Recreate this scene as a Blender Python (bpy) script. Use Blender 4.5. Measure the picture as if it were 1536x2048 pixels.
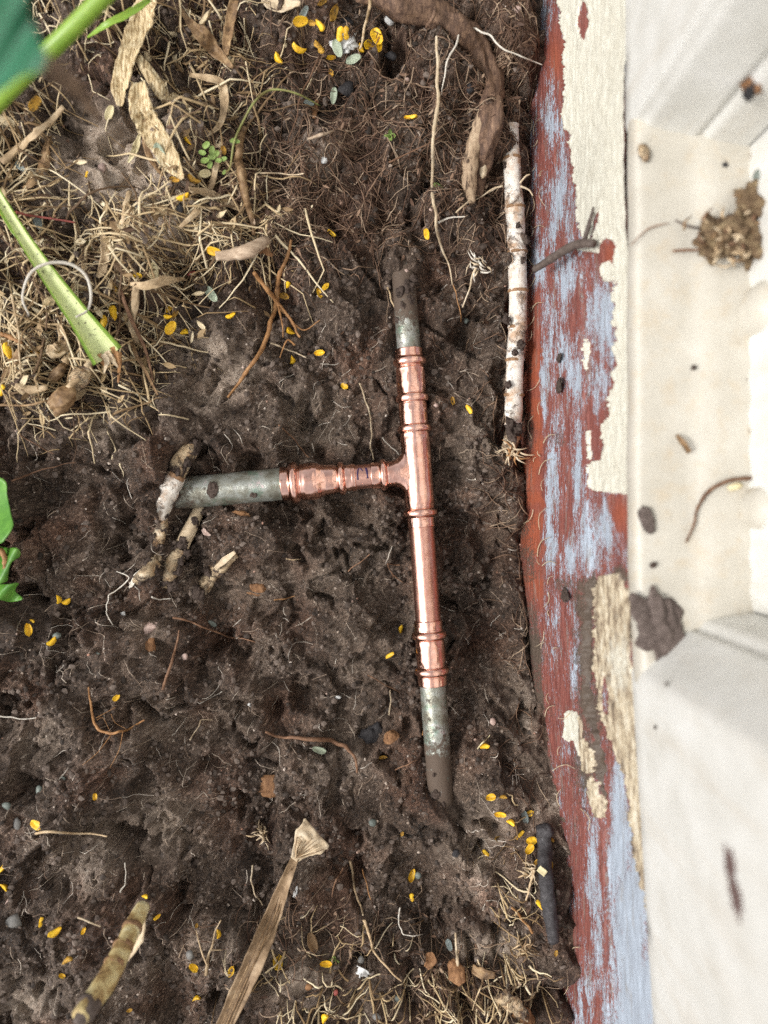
import bpy, bmesh, math, random
import numpy as np
from mathutils import Vector, Matrix

# ------------------------------------------------------------------ camera, sky, sun, exposure
for o in list(bpy.data.objects): bpy.data.objects.remove(o)
scene = bpy.context.scene
H = 0.46            # camera height above the pipe centre line (m)
S = 0.0003          # metres per photo pixel at z = 0
cam_d = bpy.data.cameras.new('camera'); cam = bpy.data.objects.new('camera', cam_d)
scene.collection.objects.link(cam); scene.camera = cam
cam.location = (0, 0, H); cam.rotation_euler = (0, 0, 0)
cam_d.sensor_fit = 'VERTICAL'; cam_d.sensor_height = 36; cam_d.lens = 36 * H / (2048 * S)
cam_d.clip_start = 0.01; cam_d.clip_end = 200
cam_d.dof.use_dof = True; cam_d.dof.focus_distance = H - 0.014; cam_d.dof.aperture_fstop = 3.4
world = bpy.data.worlds.new('World'); scene.world = world; world.use_nodes = True
SUN_EL, SUN_AZ = math.radians(45), math.radians(191)      # azimuth counter-clockwise from +x
wt = world.node_tree; wt.nodes.clear()
sky = wt.nodes.new('ShaderNodeTexSky'); sky.sky_type = 'NISHITA'; sky.sun_disc = False
sky.sun_elevation = SUN_EL; sky.sun_rotation = math.radians(90) - SUN_AZ
sky.dust_density = 4.0; sky.ozone_density = 0.6; sky.air_density = 1.0
hs = wt.nodes.new('ShaderNodeHueSaturation'); hs.inputs['Saturation'].default_value = 0.14
bg = wt.nodes.new('ShaderNodeBackground'); bg.inputs['Strength'].default_value = 0.15
wo = wt.nodes.new('ShaderNodeOutputWorld')
wt.links.new(sky.outputs[0], hs.inputs['Color']); wt.links.new(hs.outputs[0], bg.inputs['Color'])
wt.links.new(bg.outputs[0], wo.inputs['Surface'])
sun_d = bpy.data.lights.new('sun', 'SUN'); sun_d.energy = 1.5; sun_d.angle = math.radians(12); sun_d.color = (1, .96, .9)
sun = bpy.data.objects.new('sun', sun_d); scene.collection.objects.link(sun); sun.location = (-1, 1, 3)
sdir = Vector((math.cos(SUN_AZ) * math.cos(SUN_EL), math.sin(SUN_AZ) * math.cos(SUN_EL), math.sin(SUN_EL)))
sun.rotation_euler = (-sdir).to_track_quat('-Z', 'Y').to_euler()
vs = scene.view_settings; vs.view_transform = 'Standard'; vs.look = 'None'; vs.gamma = 1; vs.use_curve_mapping = False
vs.exposure = 0.3
scene.render.engine = 'CYCLES'
scene.cycles.use_denoising = False
scene.cycles.max_bounces = 4; scene.cycles.diffuse_bounces = 2; scene.cycles.glossy_bounces = 3; scene.cycles.transmission_bounces = 1
scene.cycles.use_adaptive_sampling = True; scene.cycles.adaptive_threshold = .012
scene.cycles.caustics_reflective = False; scene.cycles.caustics_refractive = False

rng = np.random.default_rng(7); random.seed(7)

# ------------------------------------------------------------------ noise in numpy
def _hash(ix, iy, seed):
    h = (ix.astype(np.int64) * 374761393 + iy.astype(np.int64) * 668265263 + seed * 974634777) & 0xffffffff
    h = ((h ^ (h >> 13)) * 1274126177) & 0xffffffff
    h = ((h ^ (h >> 16)) * 2246822519) & 0xffffffff
    return (h ^ (h >> 15)) & 0xffffffff
def gnoise(x, y, seed=0):
    ix, iy = np.floor(x), np.floor(y); fx, fy = x - ix, y - iy
    u = fx * fx * fx * (fx * (fx * 6 - 15) + 10); v = fy * fy * fy * (fy * (fy * 6 - 15) + 10)
    def g(dx, dy):
        a = _hash(ix + dx, iy + dy, seed) * (2 * math.pi / 4294967296.0)
        return np.cos(a) * (fx - dx) + np.sin(a) * (fy - dy)
    return ((g(0, 0) * (1 - u) + g(1, 0) * u) * (1 - v) + (g(0, 1) * (1 - u) + g(1, 1) * u) * v) * 1.5
def fbm(x, y, f, octs=4, seed=0, gain=.5):
    r = 0; a = 1.0
    for o in range(octs):
        r = r + a * gnoise(x * f + 13.7 * o, y * f - 7.1 * o, seed + o); f *= 2.03; a *= gain
    return r
def worley(x, y, f, seed=0):
    x = x * f; y = y * f; ix, iy = np.floor(x), np.floor(y)
    d1 = np.full(x.shape, 9.0); cid = np.zeros(x.shape)
    for dx in (-1, 0, 1):
        for dy in (-1, 0, 1):
            cx, cy = ix + dx, iy + dy
            h1 = _hash(cx, cy, seed) / 4294967296.0; h2 = _hash(cx, cy, seed + 99) / 4294967296.0
            d = np.hypot(cx + h1 - x, cy + h2 - y); m = d < d1
            d1 = np.where(m, d, d1); cid = np.where(m, (h1 * 7.13 + h2 * 3.7) % 1.0, cid)
    return d1, cid
def sstep(a, b, x):
    t = np.clip((x - a) / (b - a), 0, 1); return t * t * (3 - 2 * t)

# ------------------------------------------------------------------ mesh helpers
COL = scene.collection
def P(px, py, z=0.0):
    k = S * (1 - z / H); return Vector(((px - 768) * k, (1024 - py) * k, z))
def mesh_np(name, V, F, smooth=True):
    V = np.asarray(V, np.float32); F = np.asarray(F, np.int32); n = F.shape[1]
    me = bpy.data.meshes.new(name); me.vertices.add(len(V)); me.vertices.foreach_set('co', V.ravel())
    me.loops.add(F.size); me.loops.foreach_set('vertex_index', F.ravel())
    me.polygons.add(len(F)); me.polygons.foreach_set('loop_start', np.arange(0, F.size, n, dtype=np.int32))
    try: me.polygons.foreach_set('loop_total', np.full(len(F), n, np.int32))
    except Exception: pass
    me.polygons.foreach_set('use_smooth', np.full(len(F), smooth, bool))
    me.update(calc_edges=True); me.validate(); return me
def mesh_mixed(name, V, F, smooth=True):
    me = bpy.data.meshes.new(name); me.from_pydata([tuple(v) for v in V], [], [tuple(f) for f in F])
    me.polygons.foreach_set('use_smooth', [smooth] * len(me.polygons)); me.update(); return me
def attr(me, name, arr):
    a = me.attributes.new(name, 'FLOAT', 'POINT'); a.data.foreach_set('value', np.asarray(arr, np.float32).ravel())
def link(name, me, mat=None, parent=None):
    o = bpy.data.objects.new(name, me); COL.objects.link(o)
    if mat is not None: me.materials.append(mat)
    if parent is not None: o.parent = parent
    return o
def tag(o, label, cat, group=None, kind=None):
    o['label'] = label; o['category'] = cat
    if group: o['group'] = group
    if kind: o['kind'] = kind
    return o
def thing(name, label, cat, loc, group=None):
    o = bpy.data.objects.new(name, None); COL.objects.link(o); o.location = loc; o.empty_display_size = .01
    return tag(o, label, cat, group)
def build(name, VF, mat, parent=None, base=None, smooth=True):
    """one mesh object from (V, F); origin moved to base (or its own bottom centre)"""
    V, F = VF; V = np.array(V, float)
    if parent is not None: b = np.array(parent.location) if parent.parent is None else np.array(parent['_w'])
    elif base is not None: b = np.array(base)
    else: b = np.array([V[:, 0].mean(), V[:, 1].mean(), V[:, 2].min()])
    me = mesh_mixed(name, V - b, F, smooth) if isinstance(F, list) else mesh_np(name, V - b, F, smooth)
    o = link(name, me, mat, parent)
    if parent is None: o.location = b
    return o
def child(name, VF, mat, part, root, smooth=True):
    """a sub-part: parented to a part whose own location is zero under root"""
    V, F = VF; V = np.array(V, float) - np.array(root.location)
    me = mesh_mixed(name, V, F, smooth) if isinstance(F, list) else mesh_np(name, V, F, smooth)
    return link(name, me, mat, part)
def merge(parts):
    Vs, Fs, n = [], [], 0
    for V, F in parts:
        V = np.asarray(V, float); Vs.append(V)
        if isinstance(F, list): Fs += [tuple(i + n for i in f) for f in F]
        else: Fs += [tuple(int(i) + n for i in f) for f in F]
        n += len(V)
    return np.concatenate(Vs), Fs
def smooth_path(pts, rad, sub=5):
    pts = [np.array(p, float) for p in pts]; rad = list(rad)
    P4 = [2 * pts[0] - pts[1]] + pts + [2 * pts[-1] - pts[-2]]
    out, ro = [], []
    for i in range(len(pts) - 1):
        p0, p1, p2, p3 = P4[i:i + 4]
        for k in range(sub):
            t = k / sub
            out.append(.5 * (2 * p1 + (p2 - p0) * t + (2 * p0 - 5 * p1 + 4 * p2 - p3) * t * t + (3 * p1 - p0 - 3 * p2 + p3) * t ** 3))
            ro.append(rad[i] * (1 - t) + rad[i + 1] * t)
    out.append(pts[-1]); ro.append(rad[-1]); return np.array(out), np.array(ro)
def tube(pts, rad, segs=8, sub=5, rough=0.0, flat=1.0, seed=0, cap=True, rf=None):
    """tapered tube through pts; rough = relative lumpiness; flat = vertical squash"""
    if not hasattr(rad, '__len__'): rad = [rad] * len(pts)
    C, R = smooth_path(pts, rad, sub); n = len(C)
    T = np.gradient(C, axis=0); T /= np.linalg.norm(T, axis=1)[:, None] + 1e-12
    up = np.array([0, 0, 1.0]); side = np.cross(T, up); ln = np.linalg.norm(side, axis=1)[:, None]
    side = np.where(ln < 1e-3, np.array([1.0, 0, 0]), side / (ln + 1e-12)); nu = np.cross(side, T)
    a = np.linspace(0, 2 * math.pi, segs, endpoint=False)
    rr = np.random.default_rng(seed + 11)
    L = np.concatenate([[0], np.cumsum(np.linalg.norm(np.diff(C, axis=0), axis=1))])
    k = R[:, None] * np.ones((1, segs))
    if rough:
        u = L[:, None] / (R.max() * 2.2); k = k * (1 + rough * gnoise(u + seed * 3.1, np.cos(a)[None] * 1.3 + seed, seed) + rough * .6 * gnoise(u * 3 + np.sin(a)[None] * 2, np.cos(a)[None] * 2.5, seed + 5))
    if rf is not None: k = k * rf(L[:, None] / L[-1], a[None])
    V = C[:, None] + side[:, None] * (np.cos(a)[None, :, None] * k[..., None]) + nu[:, None] * (np.sin(a)[None, :, None] * k[..., None] * flat)
    V = V.reshape(-1, 3); i = np.arange(n - 1)[:, None] * segs; j = np.arange(segs)[None]
    F = np.stack([i + j, i + (j + 1) % segs, i + segs + (j + 1) % segs, i + segs + j], -1).reshape(-1, 4)
    F = [tuple(int(q) for q in f) for f in F]
    if cap: F.append(tuple(range(segs - 1, -1, -1))); F.append(tuple(range((n - 1) * segs, n * segs)))
    return V, F
def blade(pts, wid, thick=.00035, cup=0.25, ripple=0.0, nx=7, sub=6, seed=0, twist=0.0):
    """leaf blade: ribbon with U-fold, ripples along it, and real thickness"""
    C, W = smooth_path(pts, wid, sub); n = len(C)
    T = np.gradient(C, axis=0); T /= np.linalg.norm(T, axis=1)[:, None] + 1e-12
    side = np.cross(T, [0, 0, 1.0]); side /= np.linalg.norm(side, axis=1)[:, None] + 1e-9; nu = np.cross(side, T)
    tt = np.linspace(0, 1, n)[:, None]; ang = twist * tt; cs, sn = np.cos(ang), np.sin(ang)
    side, nu = side * cs + nu * sn, nu * cs - side * sn
    u = np.linspace(-1, 1, nx)
    edge = 1 + .12 * gnoise(np.arange(n)[:, None] * .45 + seed, np.sign(u)[None] * 3 + seed * 1.7, seed)
    h = cup * (u[None] ** 2) * W[:, None] + ripple * W[:, None] * gnoise(np.arange(n)[:, None] * .5, u[None] * 2.2 + seed, seed + 3)
    top = C[:, None] + side[:, None] * (u[None, :, None] * W[:, None, None] * edge[..., None]) + nu[:, None] * h[..., None]
    bot = top - nu[:, None] * thick
    V = np.concatenate([top.reshape(-1, 3), bot.reshape(-1, 3)]); F = []; o = n * nx
    for i in range(n - 1):
        for j in range(nx - 1):
            a = i * nx + j; F.append((a, a + 1, a + nx + 1, a + nx)); F.append((o + a, o + a + nx, o + a + nx + 1, o + a + 1))
        a = i * nx; F.append((a, a + nx, o + a + nx, o + a)); a += nx - 1; F.append((a, o + a, o + a + nx, a + nx))
    for j in range(nx - 1):
        F.append((j, o + j, o + j + 1, j + 1)); a = (n - 1) * nx + j; F.append((a, a + 1, o + a + 1, o + a))
    return V, F
def rock(center, size, seed=0, sub=2, rough=.25, angular=0.0, rot=0.0):
    bm = bmesh.new(); bmesh.ops.create_icosphere(bm, subdivisions=sub, radius=1)
    V = np.array([v.co for v in bm.verts]); F = [tuple(v.index for v in f.verts) for f in bm.faces]; bm.free()
    r = 1 + rough * (gnoise(V[:, 0] * 1.3 + seed, V[:, 1] * 1.3 + V[:, 2] * 1.9, seed) + .5 * gnoise(V[:, 0] * 3 + V[:, 2] * 2.2, V[:, 1] * 3 + seed, seed + 1))
    V = V * r[:, None]
    if angular:
        rr = np.random.default_rng(seed)
        for _ in range(7):
            d = rr.normal(size=3); d /= np.linalg.norm(d); k = V @ d; m = k > (1 - angular); V[m] -= d * (k[m] - (1 - angular))[:, None]
    V = V * np.array(size); c, s = math.cos(rot), math.sin(rot)
    V = V @ np.array([[c, s, 0], [-s, c, 0], [0, 0, 1]]); return V + np.array(center), F

# ------------------------------------------------------------------ materials
def mat_nodes(name):
    m = bpy.data.materials.new(name); m.use_nodes = True; nt = m.node_tree; b = nt.nodes['Principled BSDF']; return m, nt, b
def N(nt, t, **kw):
    n = nt.nodes.new(t)
    for k, v in kw.items():
        if k.startswith('i_'): n.inputs[k[2:].replace('_', ' ')].default_value = v
        else: setattr(n, k, v)
    return n
def ramp(nt, fac, stops):
    r = nt.nodes.new('ShaderNodeValToRGB'); e = r.color_ramp.elements
    while len(e) < len(stops): e.new(.5)
    for q, (p, c) in zip(e, stops): q.position = p; q.color = (c[0], c[1], c[2], 1)
    nt.links.new(fac, r.inputs[0]); return r.outputs[0]
def coords(nt, scale=(1, 1, 1), src='Object', rot=(0, 0, 0)):
    tc = nt.nodes.new('ShaderNodeTexCoord'); mp = nt.nodes.new('ShaderNodeMapping'); mp.inputs['Scale'].default_value = scale; mp.inputs['Rotation'].default_value = rot
    nt.links.new(tc.outputs[src], mp.inputs[0]); return mp.outputs[0]
def noise(nt, vec, scale, detail=4, rough=.6, dist=0):
    n = nt.nodes.new('ShaderNodeTexNoise'); n.inputs['Scale'].default_value = scale; n.inputs['Detail'].default_value = detail
    n.inputs['Roughness'].default_value = rough; n.inputs['Distortion'].default_value = dist; nt.links.new(vec, n.inputs['Vector']); return n.outputs[0]
def math_n(nt, op, a, b=None, c=None, clamp=False):
    n = nt.nodes.new('ShaderNodeMath'); n.operation = op; n.use_clamp = clamp
    for i, v in enumerate((a, b, c)):
        if v is None: continue
        if isinstance(v, (int, float)): n.inputs[i].default_value = v
        else: nt.links.new(v, n.inputs[i])
    return n.outputs[0]
def mixc(nt, fac, a, b, mode='MIX'):
    n = nt.nodes.new('ShaderNodeMix'); n.data_type = 'RGBA'; n.blend_type = mode
    for k, v in ((0, fac), (6, a), (7, b)):
        if isinstance(v, (int, float)): n.inputs[k].default_value = v
        elif isinstance(v, tuple): n.inputs[k].default_value = (v[0], v[1], v[2], 1)
        else: nt.links.new(v, n.inputs[k])
    return n.outputs[2]
def attrn(nt, name):
    n = nt.nodes.new('ShaderNodeAttribute'); n.attribute_name = name; return n.outputs['Fac']
def bump(nt, b, h, strength=.5, dist=.0005):
    n = nt.nodes.new('ShaderNodeBump'); n.inputs['Strength'].default_value = strength; n.inputs['Distance'].default_value = dist
    nt.links.new(h, n.inputs['Height']); nt.links.new(n.outputs[0], b.inputs['Normal'])
def simple(name, stops, scale=300, stretch=(1, 1, 1), rough=.6, bs=.4, bd=.0004, spots=None, spec=.4, vary=.12, metallic=0, sss=0, rot=(0, 0, 0)):
    """noise-coloured surface; spots = (scale, threshold, colour) for dirt specks"""
    m, nt, b = mat_nodes(name); v = coords(nt, stretch, rot=rot)
    oi = nt.nodes.new('ShaderNodeObjectInfo')
    va = nt.nodes.new('ShaderNodeVectorMath'); va.operation = 'ADD'; nt.links.new(v, va.inputs[0])
    cb = nt.nodes.new('ShaderNodeCombineXYZ'); nt.links.new(oi.outputs['Random'], cb.inputs[0]); nt.links.new(oi.outputs['Random'], cb.inputs[1]); nt.links.new(cb.outputs[0], va.inputs[1])
    v = va.outputs[0]
    n1 = noise(nt, v, scale, 5, .65); c = ramp(nt, n1, stops)
    if vary:
        k = math_n(nt, 'MULTIPLY_ADD', oi.outputs['Random'], 2 * vary, 1 - vary)
        h = nt.nodes.new('ShaderNodeHueSaturation'); nt.links.new(k, h.inputs['Value']); nt.links.new(c, h.inputs['Color']); c = h.outputs[0]
    if spots:
        n2 = noise(nt, v, spots[0], 3, .7); f = math_n(nt, 'MULTIPLY', math_n(nt, 'SUBTRACT', n2, spots[1]), 14, clamp=True); c = mixc(nt, f, c, spots[2])
    nt.links.new(c, b.inputs['Base Color']); b.inputs['Roughness'].default_value = rough; b.inputs['Metallic'].default_value = metallic
    b.inputs['Specular IOR Level'].default_value = spec
    n3 = noise(nt, v, scale * 2.3, 4, .7); bump(nt, b, n3, bs, bd)
    if sss: b.inputs['Subsurface Weight'].default_value = sss; b.inputs['Subsurface Radius'].default_value = (.002, .001, .0006); b.inputs['Subsurface Scale'].default_value = 1
    return m

def soil_material():
    m, nt, b = mat_nodes('soil'); v = coords(nt)
    n = noise(nt, v, 2100, 2, .75); tone = attrn(nt, 'tone')
    t = math_n(nt, 'MULTIPLY_ADD', math_n(nt, 'SUBTRACT', n, .5), 1.35, tone)
    dark = ramp(nt, t, [(.12, (.014, .0085, .0055)), (.31, (.058, .037, .025)), (.53, (.124, .083, .059)), (.73, (.285, .215, .165)), (.93, (.58, .49, .41))])
    red = mixc(nt, attrn(nt, 'red'), dark, (1.2, .84, .70), 'MULTIPLY')
    sand = ramp(nt, t, [(.05, (.24, .175, .125)), (.42, (.53, .415, .32)), (.8, (.75, .65, .54))])
    c = mixc(nt, attrn(nt, 'pale'), red, sand)
    nt.links.new(c, b.inputs['Base Color'])
    nt.links.new(math_n(nt, 'MULTIPLY_ADD', attrn(nt, 'wet'), -.28, .58), b.inputs['Roughness'])
    b.inputs['Specular IOR Level'].default_value = .5
    bump(nt, b, n, 1.0, .0013)
    return m
M = {}
M['soil'] = soil_material()
M['yellow'] = simple('yellow_leaflet', [(.25, (.50, .24, .012)), (.5, (.80, .47, .02)), (.75, (.93, .64, .05))], 1.1, rough=.45, bs=.3, spots=(3.0, .60, (.14, .07, .015)), vary=.22)
M['dullyellow'] = simple('dull_yellow', [(.2, (.30, .15, .02)), (.8, (.64, .37, .05))], 1.2, rough=.6, spots=(3.0, .54, (.08, .05, .02)), vary=.2)
M['paleleaf'] = simple('pale_leaflet', [(.2, (.30, .36, .26)), (.8, (.47, .52, .40))], 120, rough=.5, spots=(500, .68, (.15, .12, .08)))
M['creamleaf'] = simple('cream_leaflet', [(.2, (.55, .47, .26)), (.8, (.75, .66, .42))], 150, rough=.5, spots=(500, .68, (.25, .16, .08)))
M['greyleaf'] = simple('grey_leaflet', [(.2, (.20, .25, .24)), (.8, (.36, .40, .38))], 150, rough=.6)
M['straw'] = simple('straw', [(.25, (.20, .13, .07)), (.5, (.48, .35, .21)), (.8, (.72, .60, .42))], 140, rough=.65, bs=.5, vary=.25)
M['strawdark'] = simple('brown_leaf', [(.25, (.06, .035, .02)), (.5, (.21, .125, .06)), (.8, (.46, .32, .17))], 220, rough=.6, bs=.6, vary=.2)
M['drystripe'] = simple('striped_dry_leaf', [(.3, (.10, .06, .03)), (.43, (.36, .25, .12)), (.55, (.66, .53, .32)), (.75, (.80, .72, .53))], 900, (1, .1, 1), rough=.55, bs=.6, vary=.1)
M['root'] = simple('root_brown', [(.25, (.09, .045, .025)), (.6, (.24, .13, .075)), (.85, (.42, .27, .17))], 260, rough=.7, bs=.6, vary=.25)
M['orangeroot'] = simple('root_orange', [(.25, (.20, .09, .035)), (.6, (.42, .22, .09)), (.85, (.58, .36, .18))], 200, rough=.6, bs=.5)
M['paleroot'] = simple('root_pale', [(.2, (.36, .25, .15)), (.5, (.58, .46, .31)), (.8, (.72, .62, .48))], 160, rough=.6, bs=.4, vary=.15)
M['whiteroot'] = simple('root_white', [(.2, (.52, .46, .38)), (.8, (.78, .74, .66))], 160, rough=.55, bs=.3, vary=.1)
M['bigroot'] = simple('root_bark', [(.25, (.045, .026, .018)), (.45, (.13, .075, .05)), (.65, (.27, .165, .105)), (.85, (.44, .30, .19))], 420, (1, .18, 1), rough=.7, bs=.8, bd=.0008)
M['barkpale'] = simple('root_pale_bark', [(.35, (.07, .045, .03)), (.46, (.36, .25, .16)), (.75, (.56, .43, .29))], 420, (1, .3, 1), rough=.7, bs=.7, bd=.0006)
def dirty(name, stops, scale, stain, mud, rough=.45, thr=(.50, .60)):
    m, nt, b = mat_nodes(name); v = coords(nt); c = ramp(nt, noise(nt, v, scale, 4, .65), stops)
    f = math_n(nt, 'MULTIPLY', math_n(nt, 'SUBTRACT', noise(nt, v, scale * 1.3, 5, .7), thr[0]), 6, clamp=True); c = mixc(nt, math_n(nt, 'MULTIPLY', f, .8), c, stain)
    g = math_n(nt, 'MULTIPLY', math_n(nt, 'SUBTRACT', noise(nt, v, scale * 1.15, 8, .82, .6), thr[1]), 9, clamp=True); c = mixc(nt, g, c, mud)
    nt.links.new(c, b.inputs['Base Color']); nt.links.new(math_n(nt, 'MULTIPLY_ADD', g, .4, rough), b.inputs['Roughness']); b.inputs['Specular IOR Level'].default_value = .35
    bump(nt, b, math_n(nt, 'ADD', math_n(nt, 'MULTIPLY', g, 1.2), noise(nt, v, scale * 6, 4, .7)), .7, .0006); return m
M['whitestem'] = dirty('white_runner', [(.25, (.62, .53, .43)), (.5, (.76, .71, .64)), (.8, (.82, .80, .75))], 75, (.42, .24, .12), (.12, .075, .05), thr=(.47, .535))
M['stemnode'] = simple('stem_node', [(.2, (.14, .07, .035)), (.8, (.42, .25, .13))], 400, rough=.7)
M['tanstem'] = dirty('tan_runner', [(.25, (.36, .24, .13)), (.5, (.58, .45, .29)), (.8, (.76, .69, .56))], 110, (.30, .15, .06), (.06, .04, .03), thr=(.45, .465))
M['green'] = simple('green_stem', [(.2, (.16, .30, .03)), (.8, (.30, .45, .07))], 90, (1, 1, 1), rough=.35, bs=.2, sss=.1, vary=.08)
M['greenpale'] = simple('green_inside', [(.2, (.48, .55, .22)), (.8, (.66, .70, .40))], 120, rough=.45, bs=.3, spots=(340, .60, (.05, .035, .02)), vary=0)
M['greenleaf'] = simple('green_leaf', [(.2, (.045, .15, .02)), (.55, (.10, .26, .035)), (.8, (.22, .40, .09))], 110, rough=.35, bs=.4, vary=.1)
M['blueleaf'] = simple('bluish_leaf', [(.2, (.018, .10, .05)), (.8, (.05, .20, .11))], 40, rough=.28, bs=.15, vary=0, spec=.6)
M['drytip'] = simple('dry_tip', [(.2, (.11, .075, .055)), (.8, (.30, .20, .13))], 90, rough=.7, vary=0)
M['seedling'] = simple('seedling_green', [(.2, (.16, .26, .05)), (.8, (.32, .42, .13))], 200, rough=.5)
M['bark'] = simple('bark_chip', [(.2, (.09, .04, .02)), (.55, (.27, .135, .06)), (.85, (.45, .27, .14))], 420, (1, .35, 1), rough=.75, bs=.8, bd=.0006)
M['wood'] = simple('wood_chip', [(.25, (.19, .12, .075)), (.6, (.46, .35, .25)), (.85, (.62, .52, .41))], 420, (.25, 1, 1), rough=.7, bs=.6)
M['charcoal'] = simple('charcoal', [(.2, (.012, .011, .012)), (.6, (.035, .032, .034)), (.85, (.10, .085, .075))], 420, rough=.6, bs=.9, bd=.001)
M['blacktwig'] = simple('black_twig', [(.25, (.02, .018, .018)), (.6, (.06, .055, .058)), (.9, (.16, .15, .15))], 420, rough=.6, bs=.8, bd=.0008, spots=(700, .68, (.25, .2, .17)))
M['greytwig'] = simple('grey_twig', [(.25, (.05, .035, .028)), (.6, (.13, .10, .085)), (.9, (.26, .21, .18))], 300, rough=.7, bs=.6)
M['stonewhite'] = simple('white_stone', [(.2, (.55, .55, .54)), (.8, (.82, .82, .80))], 260, rough=.6)
M['stonegrey'] = simple('grey_stone', [(.2, (.12, .115, .11)), (.8, (.27, .26, .24))], 260, rough=.55)
M['stonegreen'] = simple('green_stone', [(.2, (.09, .11, .10)), (.8, (.22, .245, .215))], 260, rough=.5)
M['stonepink'] = simple('pink_stone', [(.2, (.36, .24, .20)), (.8, (.60, .46, .40))], 260, rough=.65)
M['redchip'] = simple('red_chip', [(.2, (.22, .04, .03)), (.8, (.38, .10, .08))], 260, rough=.6)
M['clod'] = simple('clod', [(.2, (.032, .021, .016)), (.55, (.075, .052, .041)), (.85, (.15, .11, .09))], 500, rough=.8, bs=.9, bd=.0008)
M['ledgedirt'] = simple('dirt_lump', [(.2, (.07, .05, .042)), (.55, (.13, .10, .088)), (.85, (.26, .21, .185))], 300, rough=.85, bs=.9, bd=.0012)
M['drybrown'] = simple('brown_dry_leaf', [(.25, (.13, .08, .04)), (.5, (.30, .20, .115)), (.8, (.52, .39, .25))], 160, rough=.65, bs=.5, vary=0)
# ------------------------------------------------------------------ the ground: one sheet of dug soil
CP = [(-150,-150,30),(0,0,30),(200,100,32),(200,300,29),(0,300,31),(0,500,30),(200,500,28),(200,620,25),(60,750,24),(350,500,25),(400,300,27),(450,100,27),(600,100,22),(700,20,20),(650,250,18),
 (500,500,17),(600,400,12),(800,150,16),(900,300,11),(750,350,9),(800,450,6),(1000,100,16),(1000,300,7),(1040,500,2),(1030,-100,18),(700,-120,24),
 (700,600,-1),(812,500,10),(900,600,-8),(960,700,-9),(1040,700,-3),(700,750,-7),(600,700,1),(520,700,8),(450,850,3),(350,790,13),(250,850,15),(150,900,17),(600,860,-7),(720,870,-11),
 (920,900,-13),(1000,950,-9),(1050,1000,-9),(900,1050,-17),(925,1200,-24),(960,1300,-20),(1000,1200,-13),(1045,1300,-7),(960,1450,-13),(1050,1500,2),(600,1050,-8),(700,1050,-11),(770,1100,-14),
 (700,1200,-12),(760,1350,-14),(600,1150,-9),(600,1350,-7),(560,1240,-19),(650,1400,-11),(500,1100,-4),(480,1250,-9),(400,1300,0),(300,1120,11),(300,1300,9),(200,1100,16),(100,1300,18),
 (40,1050,22),(200,1450,15),(350,1450,6),(500,1500,-2),(545,1440,-17),(680,1490,-15),(760,1600,-9),(650,1600,-10),(700,1700,-6),(600,1750,-3),(450,1600,4),(300,1600,14),(100,1600,20),(200,1800,22),
 (50,1900,24),(400,1800,14),(400,2000,22),(600,1900,13),(700,1850,5),(800,1750,-3),(868,1690,10),(950,1600,1),(1000,1700,9),(850,1850,-4),(850,1960,3),(950,1900,7),(1060,1750,11),(1060,1900,11),
 (1000,2000,17),(750,2000,17),(600,2040,21),(900,2050,11),(1090,2040,13),(-150,1000,24),(-150,1800,26),(300,2200,26),(800,2200,20),(1100,2200,16)]
cp = np.array(CP, float); cx = (cp[:, 0] - 768) * S; cy = (1024 - cp[:, 1]) * S; cz = cp[:, 2] * .001
# pipe axes (metres)
def ax(px, py): return np.array([(px - 768) * S, (1024 - py) * S])
RUN_A, RUN_B = ax(806.5, 545), ax(885, 1640); BR_A, BR_B = ax(300, 992), ax(838, 943)
def seg_d(x, y, a, b):
    d = b - a; t = np.clip(((x - a[0]) * d[0] + (y - a[1]) * d[1]) / (d @ d), 0, 1); return np.hypot(x - a[0] - t * d[0], y - a[1] - t * d[1]), t
def macro(x, y):
    sx = np.clip(x, -.29, .13); sy = np.clip(y, -.37, .37); w = 0; h = 0
    for i in range(len(cp)):
        d2 = (sx - cx[i]) ** 2 + (sy - cy[i]) ** 2; k = np.exp(-d2 / (2 * .024 ** 2)) + 1e-5 / (d2 + .0004); w = w + k; h = h + k * cz[i]
    return h / w
gx = np.arange(-.31, .1401, .00072); gy = np.arange(-.39, .3901, .00072)
cgx = np.arange(-.32, .16, .006); cgy = np.arange(-.40, .41, .006)
CM = macro(*np.meshgrid(cgx, cgy))
def bil(A, ax0, ay0, st, x, y):
    u = np.clip((x - ax0) / st, 0, A.shape[1] - 1.001); v = np.clip((y - ay0) / st, 0, A.shape[0] - 1.001)
    i = u.astype(int); j = v.astype(int); fu = u - i; fv = v - j
    return (A[j, i] * (1 - fu) + A[j, i + 1] * fu) * (1 - fv) + (A[j + 1, i] * (1 - fu) + A[j + 1, i + 1] * fu) * fv
def bend(y): t = np.maximum(0, -(np.asarray(y, float) + .018)); return .062 * (np.sqrt(t * t + .012 ** 2) - .012)
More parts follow.
